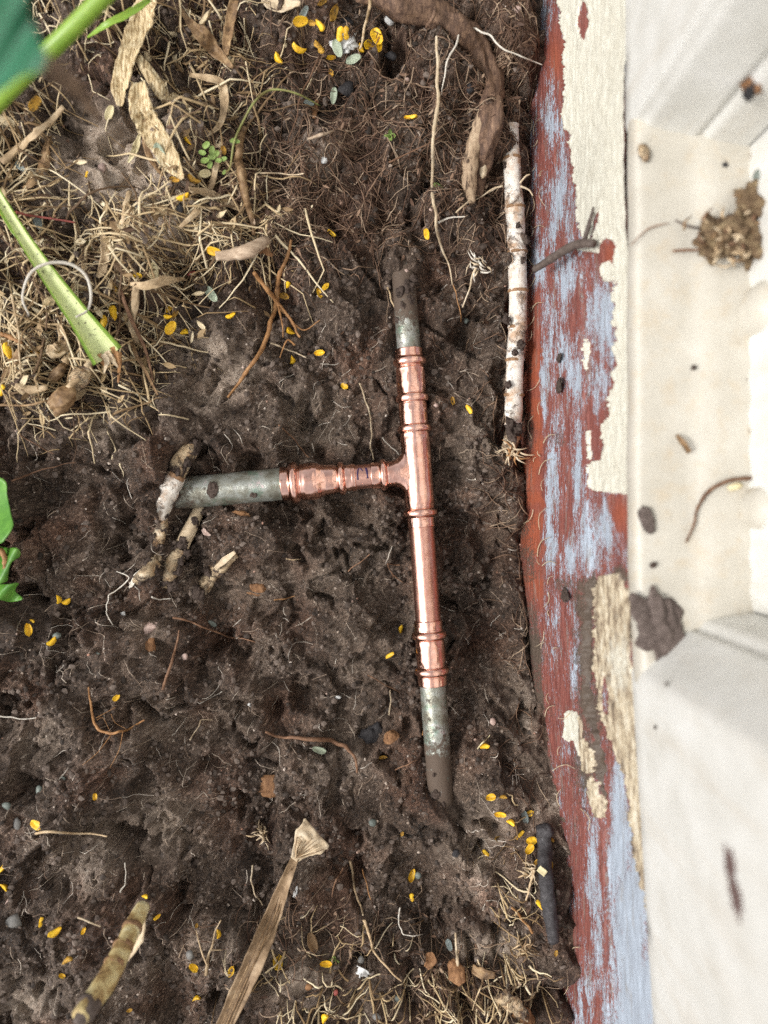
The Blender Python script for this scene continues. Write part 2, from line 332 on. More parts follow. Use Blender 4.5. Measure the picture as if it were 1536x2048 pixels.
def soil_height(x, y):
    wx = x + .007 * gnoise(x * 38, y * 38, 71) + .0022 * gnoise(x * 130, y * 130, 73); wy = y + .007 * gnoise(x * 38, y * 38, 72) + .0022 * gnoise(x * 130, y * 130, 74)
    h = bil(CM, cgx[0], cgy[0], .006, wx, wy); h = np.where(h > 0, h * 1.5, h * 1.3)
    loose = sstep(-.05, .5, fbm(x, y, 15, 3, 41) + .25 * sstep(-.13, -.22, x) + .25 * sstep(-.18, -.28, y) + .3 * sstep(.16, .25, y)); SM = 1 - loose   # crumbly against smeared soil
    # torn blocks: steps with steep faces at two sizes, tilted tops
    for f_, amp, sd in ((15, .0085, 301), (27, .0060, 305), (52, .0032, 309)):
        n_ = fbm(wx, wy, f_, 2, sd); h = h + amp * (sstep(-.02, .07, n_) - .5) + amp * .5 * n_
    h = h + .0050 * fbm(wx, wy, 22, 2, 1)
    rg = 1 - np.abs(fbm(x * .8 + y * .5, y - x * .25, 34, 2, 15)); h = h + .0045 * (rg ** 4 - .4) * SM
    d, c = worley(wx, wy, 70, 5); h = h + (.0007 + .0034 * loose) * (c > .5) * c * np.maximum(0, 1 - (d / .62) ** 2)
    d, c = worley(x + .0015 * gnoise(x * 200, y * 200, 8), y, 210, 6); h = h + (.0004 + .0017 * loose) * (c > .4) * np.maximum(0, 1 - (d / .6) ** 2)
    d, c = worley(x, y, 520, 7); h = h + (.00030 + .00045 * loose) * np.maximum(0, 1 - (d / .62) ** 2)
    h = h + .0009 * fbm(x, y, 160, 2, 12) + (.00034 + .00012 * loose) * gnoise(x * 700, y * 700, 9)
    pit = sstep(.46, .75, fbm(wx, wy, 30, 4, 52)); h = h - .009 * pit
    e = .0885 + bend(y) - x; h = h - .013 * np.exp(-np.maximum(e, 0) / .0035) * sstep(-.16, -.10, y) 
    # explicit hollows (photo px, py, radius px, depth m)
    for (qx, qy, r, dep) in [(916,940,24,.006),(920,1030,26,.008),(926,1120,26,.009),(932,1210,28,.010),(940,1310,28,.009),(946,1420,24,.007),(880,690,14,.006),(905,860,18,.006),(405,905,30,.02),(545,1440,22,.012),(360,1350,18,.010),(395,1345,20,.010),(852,545,14,.012),(640,905,16,.006),(975,1320,26,.008),(460,1640,26,.007),(690,1620,30,.006),
                             (440,1350,26,.008),(490,910,40,.008),(930,660,18,.007),(880,560,16,.007),(860,2010,22,.010),(640,1750,24,.008),(30,1080,34,.010),(45,1140,30,.012),(780,900,40,.005),(910,1150,30,.010),(905,1230,26,.009),(375,1210,16,.010),(850,1880,40,.006)]:
        a = ax(qx, qy); r *= S; h = h - dep * np.exp(-(((x - a[0]) ** 2 + (y - a[1]) ** 2) / (r * r)) * 1.2)
    # the trench under the pipes
    for A, B, rad, e0, e1 in ((RUN_A, RUN_B, .0080, .03, .955), (BR_A, BR_B, .0100, .10, 1.1)):
        d, t = seg_d(x, y, A, B)
        expo = sstep(e0 - .03, e0 + .03, t) * (1 - sstep(e1 - .06, e1 + .02, t))
        wob = .0025 * gnoise(x * 90, y * 90, 61)
        lim = np.where(d < rad, -.0030, -.0030 + (d - rad) * 1.1) + wob + .0004 * gnoise(x * 500, y * 500, 62)
        capped = np.minimum(h, lim); h = h * (1 - expo) + capped * expo
        h = np.where((d < rad * .85) & (expo > .5), np.minimum(h, -.003), h)
    for (qx, qy, rx, ry, top) in ((809, 520, 46, 42, .0125), (874, 1668, 40, 28, .0100), (318, 985, 34, 30, .010)):      # soil banked over the buried pipe ends
        a = ax(qx, qy); g = np.exp(-(((x - a[0]) / (rx * S)) ** 2 + ((y - a[1]) / (ry * S)) ** 2) ** 1.5) * (1 + .35 * fbm(x, y, 120, 3, 66)); h = np.where(g > .04, np.maximum(h, -.012 + (top + .012) * g + .0008 * gnoise(x * 420, y * 420, 67)), h)
    return h
GX, GY = np.meshgrid(gx, gy); HH = soil_height(GX, GY)
def soil_z(x, y): return bil(HH, gx[0], gy[0], .00072, np.asarray(x, float), np.asarray(y, float))
def gz(px, py):
    z = 0.0
    for _ in range(5): p = P(px, py, z); z = float(soil_z(np.array([p.x]), np.array([p.y]))[0])
    return z
def G(px, py, dz=0.0):
    """the point of the ground seen at photo pixel (px, py), lifted by dz"""
    z = gz(px, py) + dz; return P(px, py, z)
def Gs(px, py, dz=0.0, r=9):
    """the same against the tops of the ground around it, so stiff things lie on it, not in it"""
    zs = sorted(gz(px + a * r, py + b * r) for a in (-1, 0, 1) for b in (-1, 0, 1)); return P(px, py, zs[6] + dz)
out = np.cumsum(.0008 * 1.4 ** np.arange(31))
ux = np.concatenate([gx[0] - out[::-1], gx, gx[-1] + out]); uy = np.concatenate([gy[0] - out[::-1], gy, gy[-1] + out])
HF = np.pad(HH, len(out), mode='edge'); xs2, ys2 = np.meshgrid(ux, uy)
far = np.maximum(np.maximum(np.abs(xs2 + .085) - .225, np.abs(ys2) - .39), 0); HF = HF * np.exp(-far / .02) + (.024 + .006 * gnoise(xs2 * 14, ys2 * 14, 3) + .003 * fbm(xs2, ys2, 60, 2, 6)) * (1 - np.exp(-far / .02))
ny, nx = HF.shape; ii = np.arange(ny - 1)[:, None] * nx + np.arange(nx - 1)[None]
me = mesh_np('soil', np.stack([xs2, ys2, HF], -1).reshape(-1, 3), np.stack([ii, ii + 1, ii + nx + 1, ii + nx], -1).reshape(-1, 4))
PXg = 768 + xs2 / (S * (1 - HF / H)); PYg = 1024 - ys2 / (S * (1 - HF / H))
PALE = [(270,330,105,100,1.4),(330,440,60,60,1.0),(120,330,60,60,.6),(280,230,50,60,1.0),(400,700,70,40,.7),(210,850,50,40,.55),(450,760,70,50,.5),(300,1260,60,50,.25),(960,880,50,60,.22),(1000,1650,60,50,.5),(950,1720,50,50,.45),
        (960,1890,60,30,.7),(600,1960,130,50,.45),(330,1640,70,60,.4),(200,1700,70,60,.3),(90,1480,70,50,.3),(700,1140,120,80,.16),(620,830,80,60,.3),(520,950,60,30,.1),(1010,780,30,80,.3),(60,2000,60,40,.45),(640,300,60,60,.3),
        (620,1500,100,60,.18),(460,1180,60,60,.22),(720,1300,60,60,.2),(420,1900,80,60,.35),(1050,1460,25,100,.3),(800,1450,80,40,.15),(300,1430,60,50,.22)]
pale = np.zeros_like(HF)
for (a, b, sx, sy, w) in PALE: pale = np.maximum(pale, w * np.exp(-((PXg - a) / sx) ** 2 - ((PYg - b) / sy) ** 2))
pale = pale * (1.1 + .5 * fbm(xs2, ys2, 60, 3, 77)) + .05 * fbm(xs2, ys2, 30, 2, 78)
attr(me, 'pale', np.clip(pale, 0, 1))
lo = sstep(-.05, .5, fbm(xs2, ys2, 15, 3, 41))
tone = .43 + .10 * fbm(xs2, ys2, 60, 3, 81) + .15 * fbm(xs2, ys2, 560, 2, 84) + .14 * fbm(xs2, ys2, 20, 3, 87) + rng.normal(0, .075, xs2.shape) + .03 * lo
d_, c_ = worley(xs2, ys2, 620, 90); tone = tone + .38 * (c_ > .965) * (d_ < .36)
attr(me, 'wet', np.clip(.5 + .8 * fbm(xs2, ys2, 26, 3, 95) - .5 * lo, 0, 1))
attr(me, 'tone', tone); attr(me, 'red', np.clip(.1 + .8 * fbm(xs2, ys2, 24, 3, 93), 0, .7))
ground = link('soil_ground', me, M['soil']); ground['kind'] = 'structure'; ground['label'] = 'dug dark brown garden soil around the copper pipes'

# ------------------------------------------------------------------ the house wall: painted base board, sill, pilasters
def paint_material(name, kind):
    m, nt, b = mat_nodes(name); v = coords(nt)
    if kind == 'board':
        vs_ = coords(nt, (1, .09, 1)); st = noise(nt, vs_, 1500, 3, .75); st2 = noise(nt, coords(nt, (1, .10, 1)), 420, 4, .7); pt = noise(nt, coords(nt, (1, .35, 1)), 95, 5, .7)
        red = ramp(nt, noise(nt, vs_, 700, 4, .6), [(.3, (.125, .040, .034)), (.55, (.215, .070, .056)), (.75, (.29, .115, .09))])
        red = mixc(nt, attrn(nt, 'orange'), red, (.29, .075, .038))
        lil = ramp(nt, st2, [(.25, (.27, .30, .35)), (.55, (.36, .41, .48)), (.8, (.43, .50, .59))])
        f = math_n(nt, 'ADD', math_n(nt, 'MULTIPLY', math_n(nt, 'SUBTRACT', st, .5), 1.5), math_n(nt, 'MULTIPLY', math_n(nt, 'SUBTRACT', pt, .5), 2.2))
        f = math_n(nt, 'ADD', f, math_n(nt, 'MULTIPLY', math_n(nt, 'SUBTRACT', noise(nt, coords(nt, (1, .16, 1)), 2600, 2, .7), .5), 1.6))
        f = math_n(nt, 'ADD', f, math_n(nt, 'MULTIPLY', math_n(nt, 'SUBTRACT', st2, .5), 1.0))
        f = math_n(nt, 'MULTIPLY_ADD', math_n(nt, 'ADD', f, math_n(nt, 'SUBTRACT', attrn(nt, 'lilac'), .62)), 5.5, .5, clamp=True)
        c = mixc(nt, f, red, lil)
        gw = math_n(nt, 'MULTIPLY', math_n(nt, 'SUBTRACT', noise(nt, vs_, 340, 4, .7), .56), 8, clamp=True); c = mixc(nt, math_n(nt, 'MULTIPLY', gw, .7), c, (.23, .20, .17))
        d = math_n(nt, 'MULTIPLY', math_n(nt, 'ADD', math_n(nt, 'SUBTRACT', noise(nt, v, 500, 5, .75), .78), attrn(nt, 'dirt')), 5, clamp=True)
        c = mixc(nt, d, c, mixc(nt, noise(nt, v, 1300, 3, .7), (.03, .02, .015), (.16, .12, .09)))
        h = math_n(nt, 'ADD', math_n(nt, 'MULTIPLY', st, .6), math_n(nt, 'MULTIPLY', f, .25)); h = math_n(nt, 'ADD', h, math_n(nt, 'MULTIPLY', d, .6)); bump(nt, b, h, .7, .0006)
        b.inputs['Roughness'].default_value = .55
    else:
        vs_ = coords(nt, (1, .5, 1)); n1 = noise(nt, vs_, 240, 5, .7); n2 = noise(nt, v, 700, 4, .7)
        sil = kind == 'sill'
        base = ramp(nt, n1, [(.25, (.52, .49, .40)), (.6, (.64, .62, .53)), (.85, (.70, .69, .61))]) if kind == 'cream' else \
               ramp(nt, noise(nt, v, 45, 4, .6), [(.25, (.46, .43, .365)), (.6, (.54, .51, .445)), (.85, (.60, .58, .52))] if sil else [(.25, (.62, .61, .565)), (.6, (.72, .715, .68)), (.85, (.78, .775, .755))])
        c = base
        if kind == 'cream':
            tan = ramp(nt, noise(nt, coords(nt, (1, .30, 1)), 260, 6, .72), [(.32, (.06, .045, .035)), (.42, (.26, .20, .14)), (.52, (.48, .40, .28)), (.66, (.66, .60, .48))])
            f = math_n(nt, 'MULTIPLY_ADD', math_n(nt, 'ADD', math_n(nt, 'SUBTRACT', noise(nt, vs_, 380, 4, .7), .5), math_n(nt, 'SUBTRACT', attrn(nt, 'tan'), .5)), 3, .5, clamp=True)
            c = mixc(nt, math_n(nt, 'MULTIPLY', f, math_n(nt, 'MULTIPLY', attrn(nt, 'tan'), 3, clamp=True)), c, tan)
            dk = math_n(nt, 'MULTIPLY', math_n(nt, 'SUBTRACT', n2, .70), 16, clamp=True); c = mixc(nt, dk, c, (.14, .11, .09))
            b.inputs['Roughness'].default_value = .5; bump(nt, b, math_n(nt, 'ADD', n1, math_n(nt, 'MULTIPLY', n2, .8)), .6, .0006)
        else:
            stn = math_n(nt, 'MULTIPLY', math_n(nt, 'SUBTRACT', noise(nt, v if kind == 'sill' else coords(nt, (1, 1, .12)), 75, 6, .75), .50), 4, clamp=True); stk = .8 if kind == 'sill' else .35
            c = mixc(nt, math_n(nt, 'MULTIPLY', stn, stk), c, (.50, .41, .29))
            dk = math_n(nt, 'MULTIPLY', math_n(nt, 'SUBTRACT', noise(nt, v, 260, 5, .72), .655 if kind == 'sill' else .72), 16, clamp=True); c = mixc(nt, math_n(nt, 'MULTIPLY', dk, .85), c, (.13, .10, .08))
            b.inputs['Roughness'].default_value = .45; bump(nt, b, math_n(nt, 'ADD', noise(nt, v, 180, 4, .6), math_n(nt, 'MULTIPLY', n2, .3)), .35, .0008)
    nt.links.new(c, b.inputs['Base Color']); b.inputs['Specular IOR Level'].default_value = .4; return m
M['board'] = paint_material('base_board_paint', 'board'); M['cream'] = paint_material('cream_paint', 'cream')
M['sill'] = paint_material('sill_paint', 'sill'); M['wallpaint'] = paint_material('wall_paint', 'wall')
house = thing('house_wall', 'cream house wall with sill ledge above flaking red and lilac base board', 'house wall', (.16, 0, 0)); house['kind'] = 'thing'
BT = .104
by = np.concatenate([np.linspace(-.46, -.374, 20), np.arange(-.372, .3721, .0007), np.linspace(.374, .46, 20)]); bz = np.concatenate([[-.09, -.05, -.03], np.arange(-.02, BT + .0001, .00072)])
BY, BZ = np.meshgrid(by, bz)
def board_x(y, z): return .0900 + .22 * np.maximum(z, -.01) + bend(y)
BX = board_x(BY, BZ)
def proj(x, y, z): k = S * (1 - z / H); return 768 + x / k, 1024 - y / k
BPX, BPY = proj(BX, BY, BZ)
jag = 7 * fbm(BPX, BPY, .035, 3, 201) + 3.5 * fbm(BPX, BPY, .16, 2, 204)
CB = [(-200,1112),(0,1114),(40,1124),(90,1128),(200,1132),(255,1129),(270,1142),(300,1141),(380,1150),(430,1160),(470,1158),(500,1156),(503,1183),(512,1222),(560,1230),(600,1225),(620,1230),(645,1216),(655,1228),(715,1227),(750,1219),(770,1222),(795,1206),
      (808,1214),(832,1211),(850,1194),(895,1204),(915,1199),(922,1184),(935,1167),(980,1176),(992,1290),(1140,1290),(1152,1194),(1180,1180),(1240,1186),(1270,1183),(1330,1190),(1420,1196),(1500,1222),(1540,1240),(1600,1252),(1650,1256),(1700,1262),(1750,1272),(1800,1286),(1845,1298),(1850,1330),(2300,1330)]
CB = np.array(CB, float)
cmask = BPX - np.interp(BPY, CB[:, 0], CB[:, 1]) - jag
def ell(cx_, cy_, rx, ry, rot=0): 
    c, s = math.cos(rot), math.sin(rot); u = (BPX - cx_) * c + (BPY - cy_) * s; w = -(BPX - cx_) * s + (BPY - cy_) * c
    return (1 - np.sqrt((u / rx) ** 2 + (w / ry) ** 2)) * min(rx, ry)
for e in [(1164,40,12,38,0),(1212,500,18,26,.3),(1190,455,5,44,.35),(1268,1318,11,40,-.1),(1250,1150,18,34,0),(1208,1390,8,40,0),(1200,1480,10,30,.2)]: cmask = np.minimum(cmask, -(ell(*e) + jag * .35))
for e in [(1148,1450,13,34,-.25),(1170,1510,11,40,-.25),(1190,1600,9,50,-.2),(1166,715,3,30,.05),(1170,905,2.5,40,-.05),(1212,545,13,20,-.4),(1136,1460,8,20,0)]: cmask = np.maximum(cmask, ell(*e) + jag * .6)
peel = sstep(0, 5, cmask) 
seam_px = np.interp(BPY, [-200,480,600,900,1000,1150,1250,1400,1480,1560,1640,1720,2048,2300], [1150,1163,1163,1166,1172,1178,1172,1172,1188,1196,1203,1210,1218,1222])
seam = np.abs(BPX - seam_px + 2.5 * fbm(BPX, BPY, .02, 2, 230)) ; rot_zone = sstep(1120, 1180, BPY) * (1 - sstep(1560, 1680, BPY)); seam_w = 1.6 + 8 * rot_zone * (.4 + .6 * gnoise(BPX * .01, BPY * .02, 9)); seam_on = sstep(440, 520, BPY)
groove = np.exp(-(seam / np.maximum(seam_w, 1)) ** 2) * seam_on
relief = .00035 * fbm(BPX * .25, BPY * .018, 1, 3, 240) + .0016 * fbm(BY, BZ, 9, 2, 244) - .0035 * groove - .0015 * sstep(0, 6, BPX - seam_px) * seam_on
relief += .0012 * rot_zone * fbm(BPX, BPY, .06, 3, 250) * sstep(25, 5, np.abs(BPX - seam_px))
for (a, b2, rx, ry, dep) in [(1255,1180,13,18,.008),(1245,1160,10,10,.004),(1275,1330,5,30,.002)]: relief -= dep * np.exp(-((BPX - a) / rx) ** 2 - ((BPY - b2) / ry) ** 2)
nrm = np.array([-1, 0, .22]) / math.hypot(1, .22)
bv = np.stack([BX, BY, BZ], -1) + relief[..., None] * nrm
# splinters where the board is rotten
nz_, ny_ = BX.shape; ii = np.arange(nz_ - 1)[:, None] * ny_ + np.arange(ny_ - 1)[None]
Fq = np.stack([ii, ii + ny_, ii + ny_ + 1, ii + 1], -1).reshape(-1, 4)
LIL = [(1090,30,14,50,.5),(1105,240,15,80,.45),(1120,390,24,80,.6),(1078,500,16,100,.45),(1130,560,24,60,.5),(1110,660,22,100,.45),(1200,650,24,90,.55),(1150,740,14,80,.45),(1085,740,9,120,.5),(1100,960,11,120,.55),(1150,960,12,120,.5),
       (1195,760,20,60,.45),(1172,1080,24,60,.75),(1210,1060,18,60,.6),(1100,1080,13,80,.5),(1140,1110,12,50,.65),(1115,1250,10,40,.3),(1150,1380,10,110,.35),(1165,1540,12,60,.35),(1225,1580,16,70,.75),(1235,1700,22,120,1.0),(1258,1840,34,130,1.2),(1268,2000,42,110,1.3),(1185,1720,14,110,.45),(1195,1860,14,120,.45),(1170,1990,16,80,.3)]
lil = np.full(BX.shape, .30)
for (a, b2, sx, sy, w) in LIL: lil = np.maximum(lil, .30 + w * np.exp(-((BPX - a) / sx) ** 2 - ((BPY - b2) / sy) ** 2))
org = sstep(22, 12, BPX + 8 * fbm(BPX, BPY, .03, 3, 261) - np.interp(BPY, [0,600,1100,1500,2048], [1050,1062,1068,1088,1128])) * sstep(560, 640, BPY) * (1 - .85 * sstep(1150, 1250, BPY)) * (.5 + .5 * sstep(-.3, .2, fbm(BPX, BPY, .02, 2, 260)))
org = np.maximum(org, .8 * np.exp(-((BPX - 1110) / 14) ** 2 - ((BPY - 120) / 50) ** 2)); org = np.maximum(org, .8 * np.exp(-((BPX - 1235) / 22) ** 2 - ((BPY - 1030) / 34) ** 2))
org = np.maximum(org, .7 * np.exp(-((BPX - 1215) / 14) ** 2 - ((BPY - 510) / 30) ** 2)); lil = lil - .6 * org
soil_edge = np.interp(BPY, [-100,600,1100,1500,2048], [1058,1060,1066,1092,1128]); nearsoil = np.exp(-np.maximum(BPX - soil_edge, 0) / 9)
dirt = (.24 + .22 * sstep(1150, 1300, BPY)) * nearsoil + .15 * sstep(-.2, .5, fbm(BPX, BPY, .012, 3, 290)) + .65 * groove * (.3 + .7 * rot_zone) + .42 * rot_zone * np.exp(-((BPX - 1170) / 26) ** 2)
for (a, b2, sx, sy, w) in [(1130,1170,45,28,.40),(1230,1150,20,25,.6),(1100,1220,25,60,.22),(1190,1420,20,90,.5),(1100,1420,20,60,.3),(1112,880,26,26,.35),(1105,740,26,30,.15),(1125,350,14,60,.12),(1150,1650,16,60,.30),(1215,1470,16,70,.35),(1140,1960,20,80,.12)]: dirt = np.maximum(dirt, w * np.exp(-((BPX - a) / sx) ** 2 - ((BPY - b2) / sy) ** 2))
def shift(V): return V.reshape(-1, 3) - np.array(house.location)
me = mesh_np('base_board', shift(bv), Fq); attr(me, 'lilac', lil); attr(me, 'orange', np.clip(org, 0, 1)); attr(me, 'dirt', dirt)
board = link('base_board', me, M['board'], house); board['label'] = 'weathered timber board with worn red and lilac paint beside the trench'
# cream paint coat: keep the quads inside the mask, rim dropped on to the wood
keepv = cmask > 0; kq = (keepv.ravel()[Fq].sum(1) >= 1) & (BZ.ravel()[Fq].min(1) > -.015)
lift = np.where(cmask > 0, .0006 + .0010 * np.exp(-np.maximum(cmask, 0) / 4.0) + .0003 * fbm(BPX, BPY, .05, 2, 270), -.0003)
tgrad = sstep(1120, 1160, BPY) * (1 - sstep(1800, 1900, BPY)) * .75 - .35 * np.exp(-((BPX - 1238) / 26) ** 2 - ((BPY - 1330) / 60) ** 2); tan = np.clip(tgrad, 0, 1); tan = np.where(BPX < 1160, .15, tan)
gp = np.stack(np.gradient(cmask, axis=(0, 1)), -1); snap = (~keepv)
pv = bv + lift[..., None] * nrm
pv = pv - .0006 * np.stack([np.zeros_like(BX)] * 3, -1)
pv[..., 0] -= .00018 * fbm(BPX, BPY, .12, 2, 280) * keepv
grid_keep = kq.reshape(nz_ - 1, ny_ - 1); lab = np.zeros(grid_keep.shape, int); nl = 0; islands = []
for st in np.argwhere(grid_keep):
    st = tuple(st)
    if lab[st]: continue
    nl += 1; stack = [st]; lab[st] = nl; cells = []
    while stack:
        i, j = stack.pop(); cells.append((i, j))
        for q in ((i + 1, j), (i - 1, j), (i, j + 1), (i, j - 1), (i + 1, j + 1), (i - 1, j - 1), (i + 1, j - 1), (i - 1, j + 1)):
            if 0 <= q[0] < nz_ - 1 and 0 <= q[1] < ny_ - 1 and grid_keep[q] and not lab[q]: lab[q] = nl; stack.append(q)
    if len(cells) > 25: islands.append(cells)
islands.sort(key=len, reverse=True)
for k, cells in enumerate(islands):          # every separate flake of the coat is a piece of its own
    ids = np.array([i * (ny_ - 1) + j for i, j in cells]); fq = Fq[ids]
    used = np.unique(fq); remap = np.full(BX.size, -1); remap[used] = np.arange(len(used))
    me = mesh_np('cream_paint', shift(pv)[used], remap[fq]); attr(me, 'tan', tan.ravel()[used])
    o = link('cream_paint' if k == 0 else 'paint_flake', me, M['cream'], board); o['label'] = 'flaking cream paint coat along the top of the board' if len(cells) > 2000 else 'loose flake of cream paint'

def strip_wall(name, prof, y0, y1, mat, parent, bend_on=True, n=40, wob=0.0):
    """prof: list of (x, z) swept along y"""
    yy = np.linspace(y0, y1, n); V = []
    for (x, z) in prof: V.append(np.stack([x + (bend(yy) if bend_on else 0 * yy) + wob * gnoise(yy * 30, yy * 0 + z * 40, 5), yy, np.full(n, z) + wob * gnoise(yy * 26, yy * 0 + x * 90, 6)], -1))
    V = np.array(V).reshape(-1, 3); m = len(prof); F = []
    for i in range(m - 1):
        for j in range(n - 1): a = i * n + j; F.append((a, a + 1, a + n + 1, a + n))
    return build(name, (V, F), mat, parent)
LZ = .118
# sill: underside, rounded nosing, flat ledge with two fine steps towards the back
prof = [(.170, .1045), (.1150, .1048), (.1126, .1052), (.1120, .1075), (.1118, .1115), (.1121, .1148), (.1130, .1170), (.1146, .1179), (.1165, LZ)]
prof += [(.1165 + .006 * k, LZ + .0003 * k / 4) for k in range(1, 4)] + [(.1400, LZ + .0004), (.1412, LZ + .0012), (.150, LZ + .0014), (.166, LZ + .0018), (.195, LZ + .002)]
sill = strip_wall('sill', prof, (1024 - 1372) * S * (1 - LZ / H), (1024 - 205) * S * (1 - LZ / H), M['sill'], house, n=160, wob=.0005); sill['label'] = 'cream painted sill ledge with rounded nosing, soiled on top'
def panel(name, pts, z0, z1, mat, parent, nz=24):
    qs = []
    for a_, b_ in zip(pts[:-1], pts[1:]):
        m_ = max(1, int(abs(a_[1] - b_[1]) / .0025)); qs += [(a_[0] + (b_[0] - a_[0]) * k / m_, a_[1] + (b_[1] - a_[1]) * k / m_) for k in range(m_)]
    pts = qs + [pts[-1]]
    """vertical wall swept up from a plan polyline pts [(x, y)]"""
    zz = z0 + (z1 - z0) * (np.linspace(0, 1, nz) ** 2); V = np.array([[(x + float(bend(y)) + (.0014 if k == 0 and z0 < .11 else 0), y, z + (.003 * float(fbm(np.array(y), np.array(.3), 60, 3, 17)) if k == 0 and z0 < .11 else 0)) for (x, y) in pts] for k, z in enumerate(zz)]).reshape(-1, 3); n = len(pts); F = []
    for i in range(nz - 1):
        for j in range(n - 1): a = i * n + j; F.append((a, a + 1, a + n + 1, a + n))
    return build(name, (V, F), mat, parent, smooth=True)
def rounded(pts, r=.0030, k=6):
    out_ = [pts[0]]
    for a, b2, c in zip(pts[:-2], pts[1:-1], pts[2:]):
        a, b2, c = map(np.array, (a, b2, c)); u = (a - b2) / np.linalg.norm(a - b2); w = (c - b2) / np.linalg.norm(c - b2); p, q = b2 + u * min(r, .45 * np.linalg.norm(a - b2)), b2 + w * min(r, .45 * np.linalg.norm(c - b2))
        out_ += [tuple((1 - t) ** 2 * p + 2 * t * (1 - t) * b2 + t * t * q) for t in np.linspace(0, 1, k)]
    return out_ + [pts[-1]]
def yy_(py, z=LZ): return (1024 - py) * S * (1 - z / H)
def xx_(px, z=LZ): return (px - 768) * S * (1 - z / H)
PFX = .1120
up_pts = rounded([(PFX, .46), (PFX, yy_(232)), (.1158, yy_(241)), (.1180, yy_(252)), (xx_(1392), yy_(274)), (xx_(1400), yy_(264)), (xx_(1412), yy_(281)), (xx_(1492), yy_(296))])
pil = panel('pilaster', up_pts, .1015, 1.6, M['wallpaint'], house); pil['label'] = 'upper cream pilaster with moulded edge, rising from the ledge'
lo_pts = rounded([(xx_(1512) + .001, yy_(1222)), (xx_(1402), yy_(1240)), (xx_(1386), yy_(1266)), (xx_(1374), yy_(1258)), (.1192, yy_(1318)), (.1162, yy_(1330)), (PFX, yy_(1350)), (PFX, -.46)])
pil2 = panel('pilaster', lo_pts, .1015, 1.6, M['wallpaint'], house); pil2['label'] = 'lower cream pilaster with moulded edge and a dark smear'
bx0 = xx_(1496); pts = [(bx0, yy_(296) + .002)]
for q in np.linspace(yy_(296), yy_(1222), 60): pts.append((bx0 + .0006 * math.sin(q * 400), q))
panel('recess_back', pts, LZ - .001, 1.6, M['wallpaint'], house)
for (qx, qy, r) in [(1512, 628, .0135), (1508, 1016, .0115)]:        # rounded knobs at the back of the ledge
    c = P(qx, qy, LZ); a = np.linspace(0, math.pi / 2, 7); V, F = [], []
    prof2 = [(r * .98, 0)] + [(r * math.cos(t), .012 + r * .75 * math.sin(t)) for t in a]
    for (rr, zz) in prof2:
        for k in range(25): t = math.pi * k / 24 + math.pi / 2; V.append((c.x + .004 + rr * math.cos(t), c.y + rr * math.sin(t), LZ + zz))
    for i in range(len(prof2) - 1):
        for k in range(24): q = i * 25 + k; F.append((q, q + 1, q + 26, q + 25))
    build('scalloped_knob', (V, F), M['sill'], house)
# wall cap so the wall is a closed body
yy = [-.46, .46]; build('wall_top', ([(.10, -.46, 1.6), (.10, .46, 1.6), (.30, .46, 1.6), (.30, -.46, 1.6), (.10, -.46, 1.63), (.10, .46, 1.63), (.30, .46, 1.63), (.30, -.46, 1.63)], [(0, 1, 2, 3), (7, 6, 5, 4), (0, 4, 5, 1), (1, 5, 6, 2), (2, 6, 7, 3), (3, 7, 4, 0)]), M['wallpaint'], house, smooth=False)
build('wall_core', ([(.20, -.46, -.08), (.20, .46, -.08), (.30, .46, -.08), (.30, -.46, -.08), (.20, -.46, 1.598), (.20, .46, 1.598), (.30, .46, 1.598), (.30, -.46, 1.598)], [(3, 2, 1, 0), (4, 5, 6, 7), (0, 1, 5, 4), (1, 2, 6, 5), (2, 3, 7, 6), (3, 0, 4, 7)]), M['wallpaint'], house, smooth=False)

# ------------------------------------------------------------------ the pipework: one rigid thing
def copper(name, rough=.16, streak=.06, col=((.70, .33, .22), (.86, .47, .35)), st=(1, .04, 1), tarn=.35):
    m, nt, b = mat_nodes(name); v = coords(nt); vst = coords(nt, st)
    n = noise(nt, v, 220, 4, .65); c = ramp(nt, n, [(.3, col[0]), (.7, col[1])])
    f = math_n(nt, 'MULTIPLY', math_n(nt, 'SUBTRACT', noise(nt, v, 130, 5, .7), .56), 7, clamp=True); c = mixc(nt, math_n(nt, 'MULTIPLY', f, tarn), c, (.36, .13, .07))
    nt.links.new(c, b.inputs['Base Color']); b.inputs['Metallic'].default_value = 1
    r = math_n(nt, 'ADD', math_n(nt, 'MULTIPLY', noise(nt, vst, 900, 3, .6), streak * 2), rough - streak); r = math_n(nt, 'ADD', r, math_n(nt, 'MULTIPLY', f, .12)); nt.links.new(r, b.inputs['Roughness'])
    bump(nt, b, math_n(nt, 'ADD', noise(nt, vst, 1400, 3, .6), math_n(nt, 'MULTIPLY', noise(nt, v, 260, 3, .6), 1.4)), .16, .0006); return m
M['copper'] = copper('polished_copper', .085, .035, ((.85, .46, .35), (.97, .62, .51))); M['copperpipe'] = copper('drawn_copper', .30, .08, ((.66, .34, .26), (.80, .47, .38)), tarn=.2)
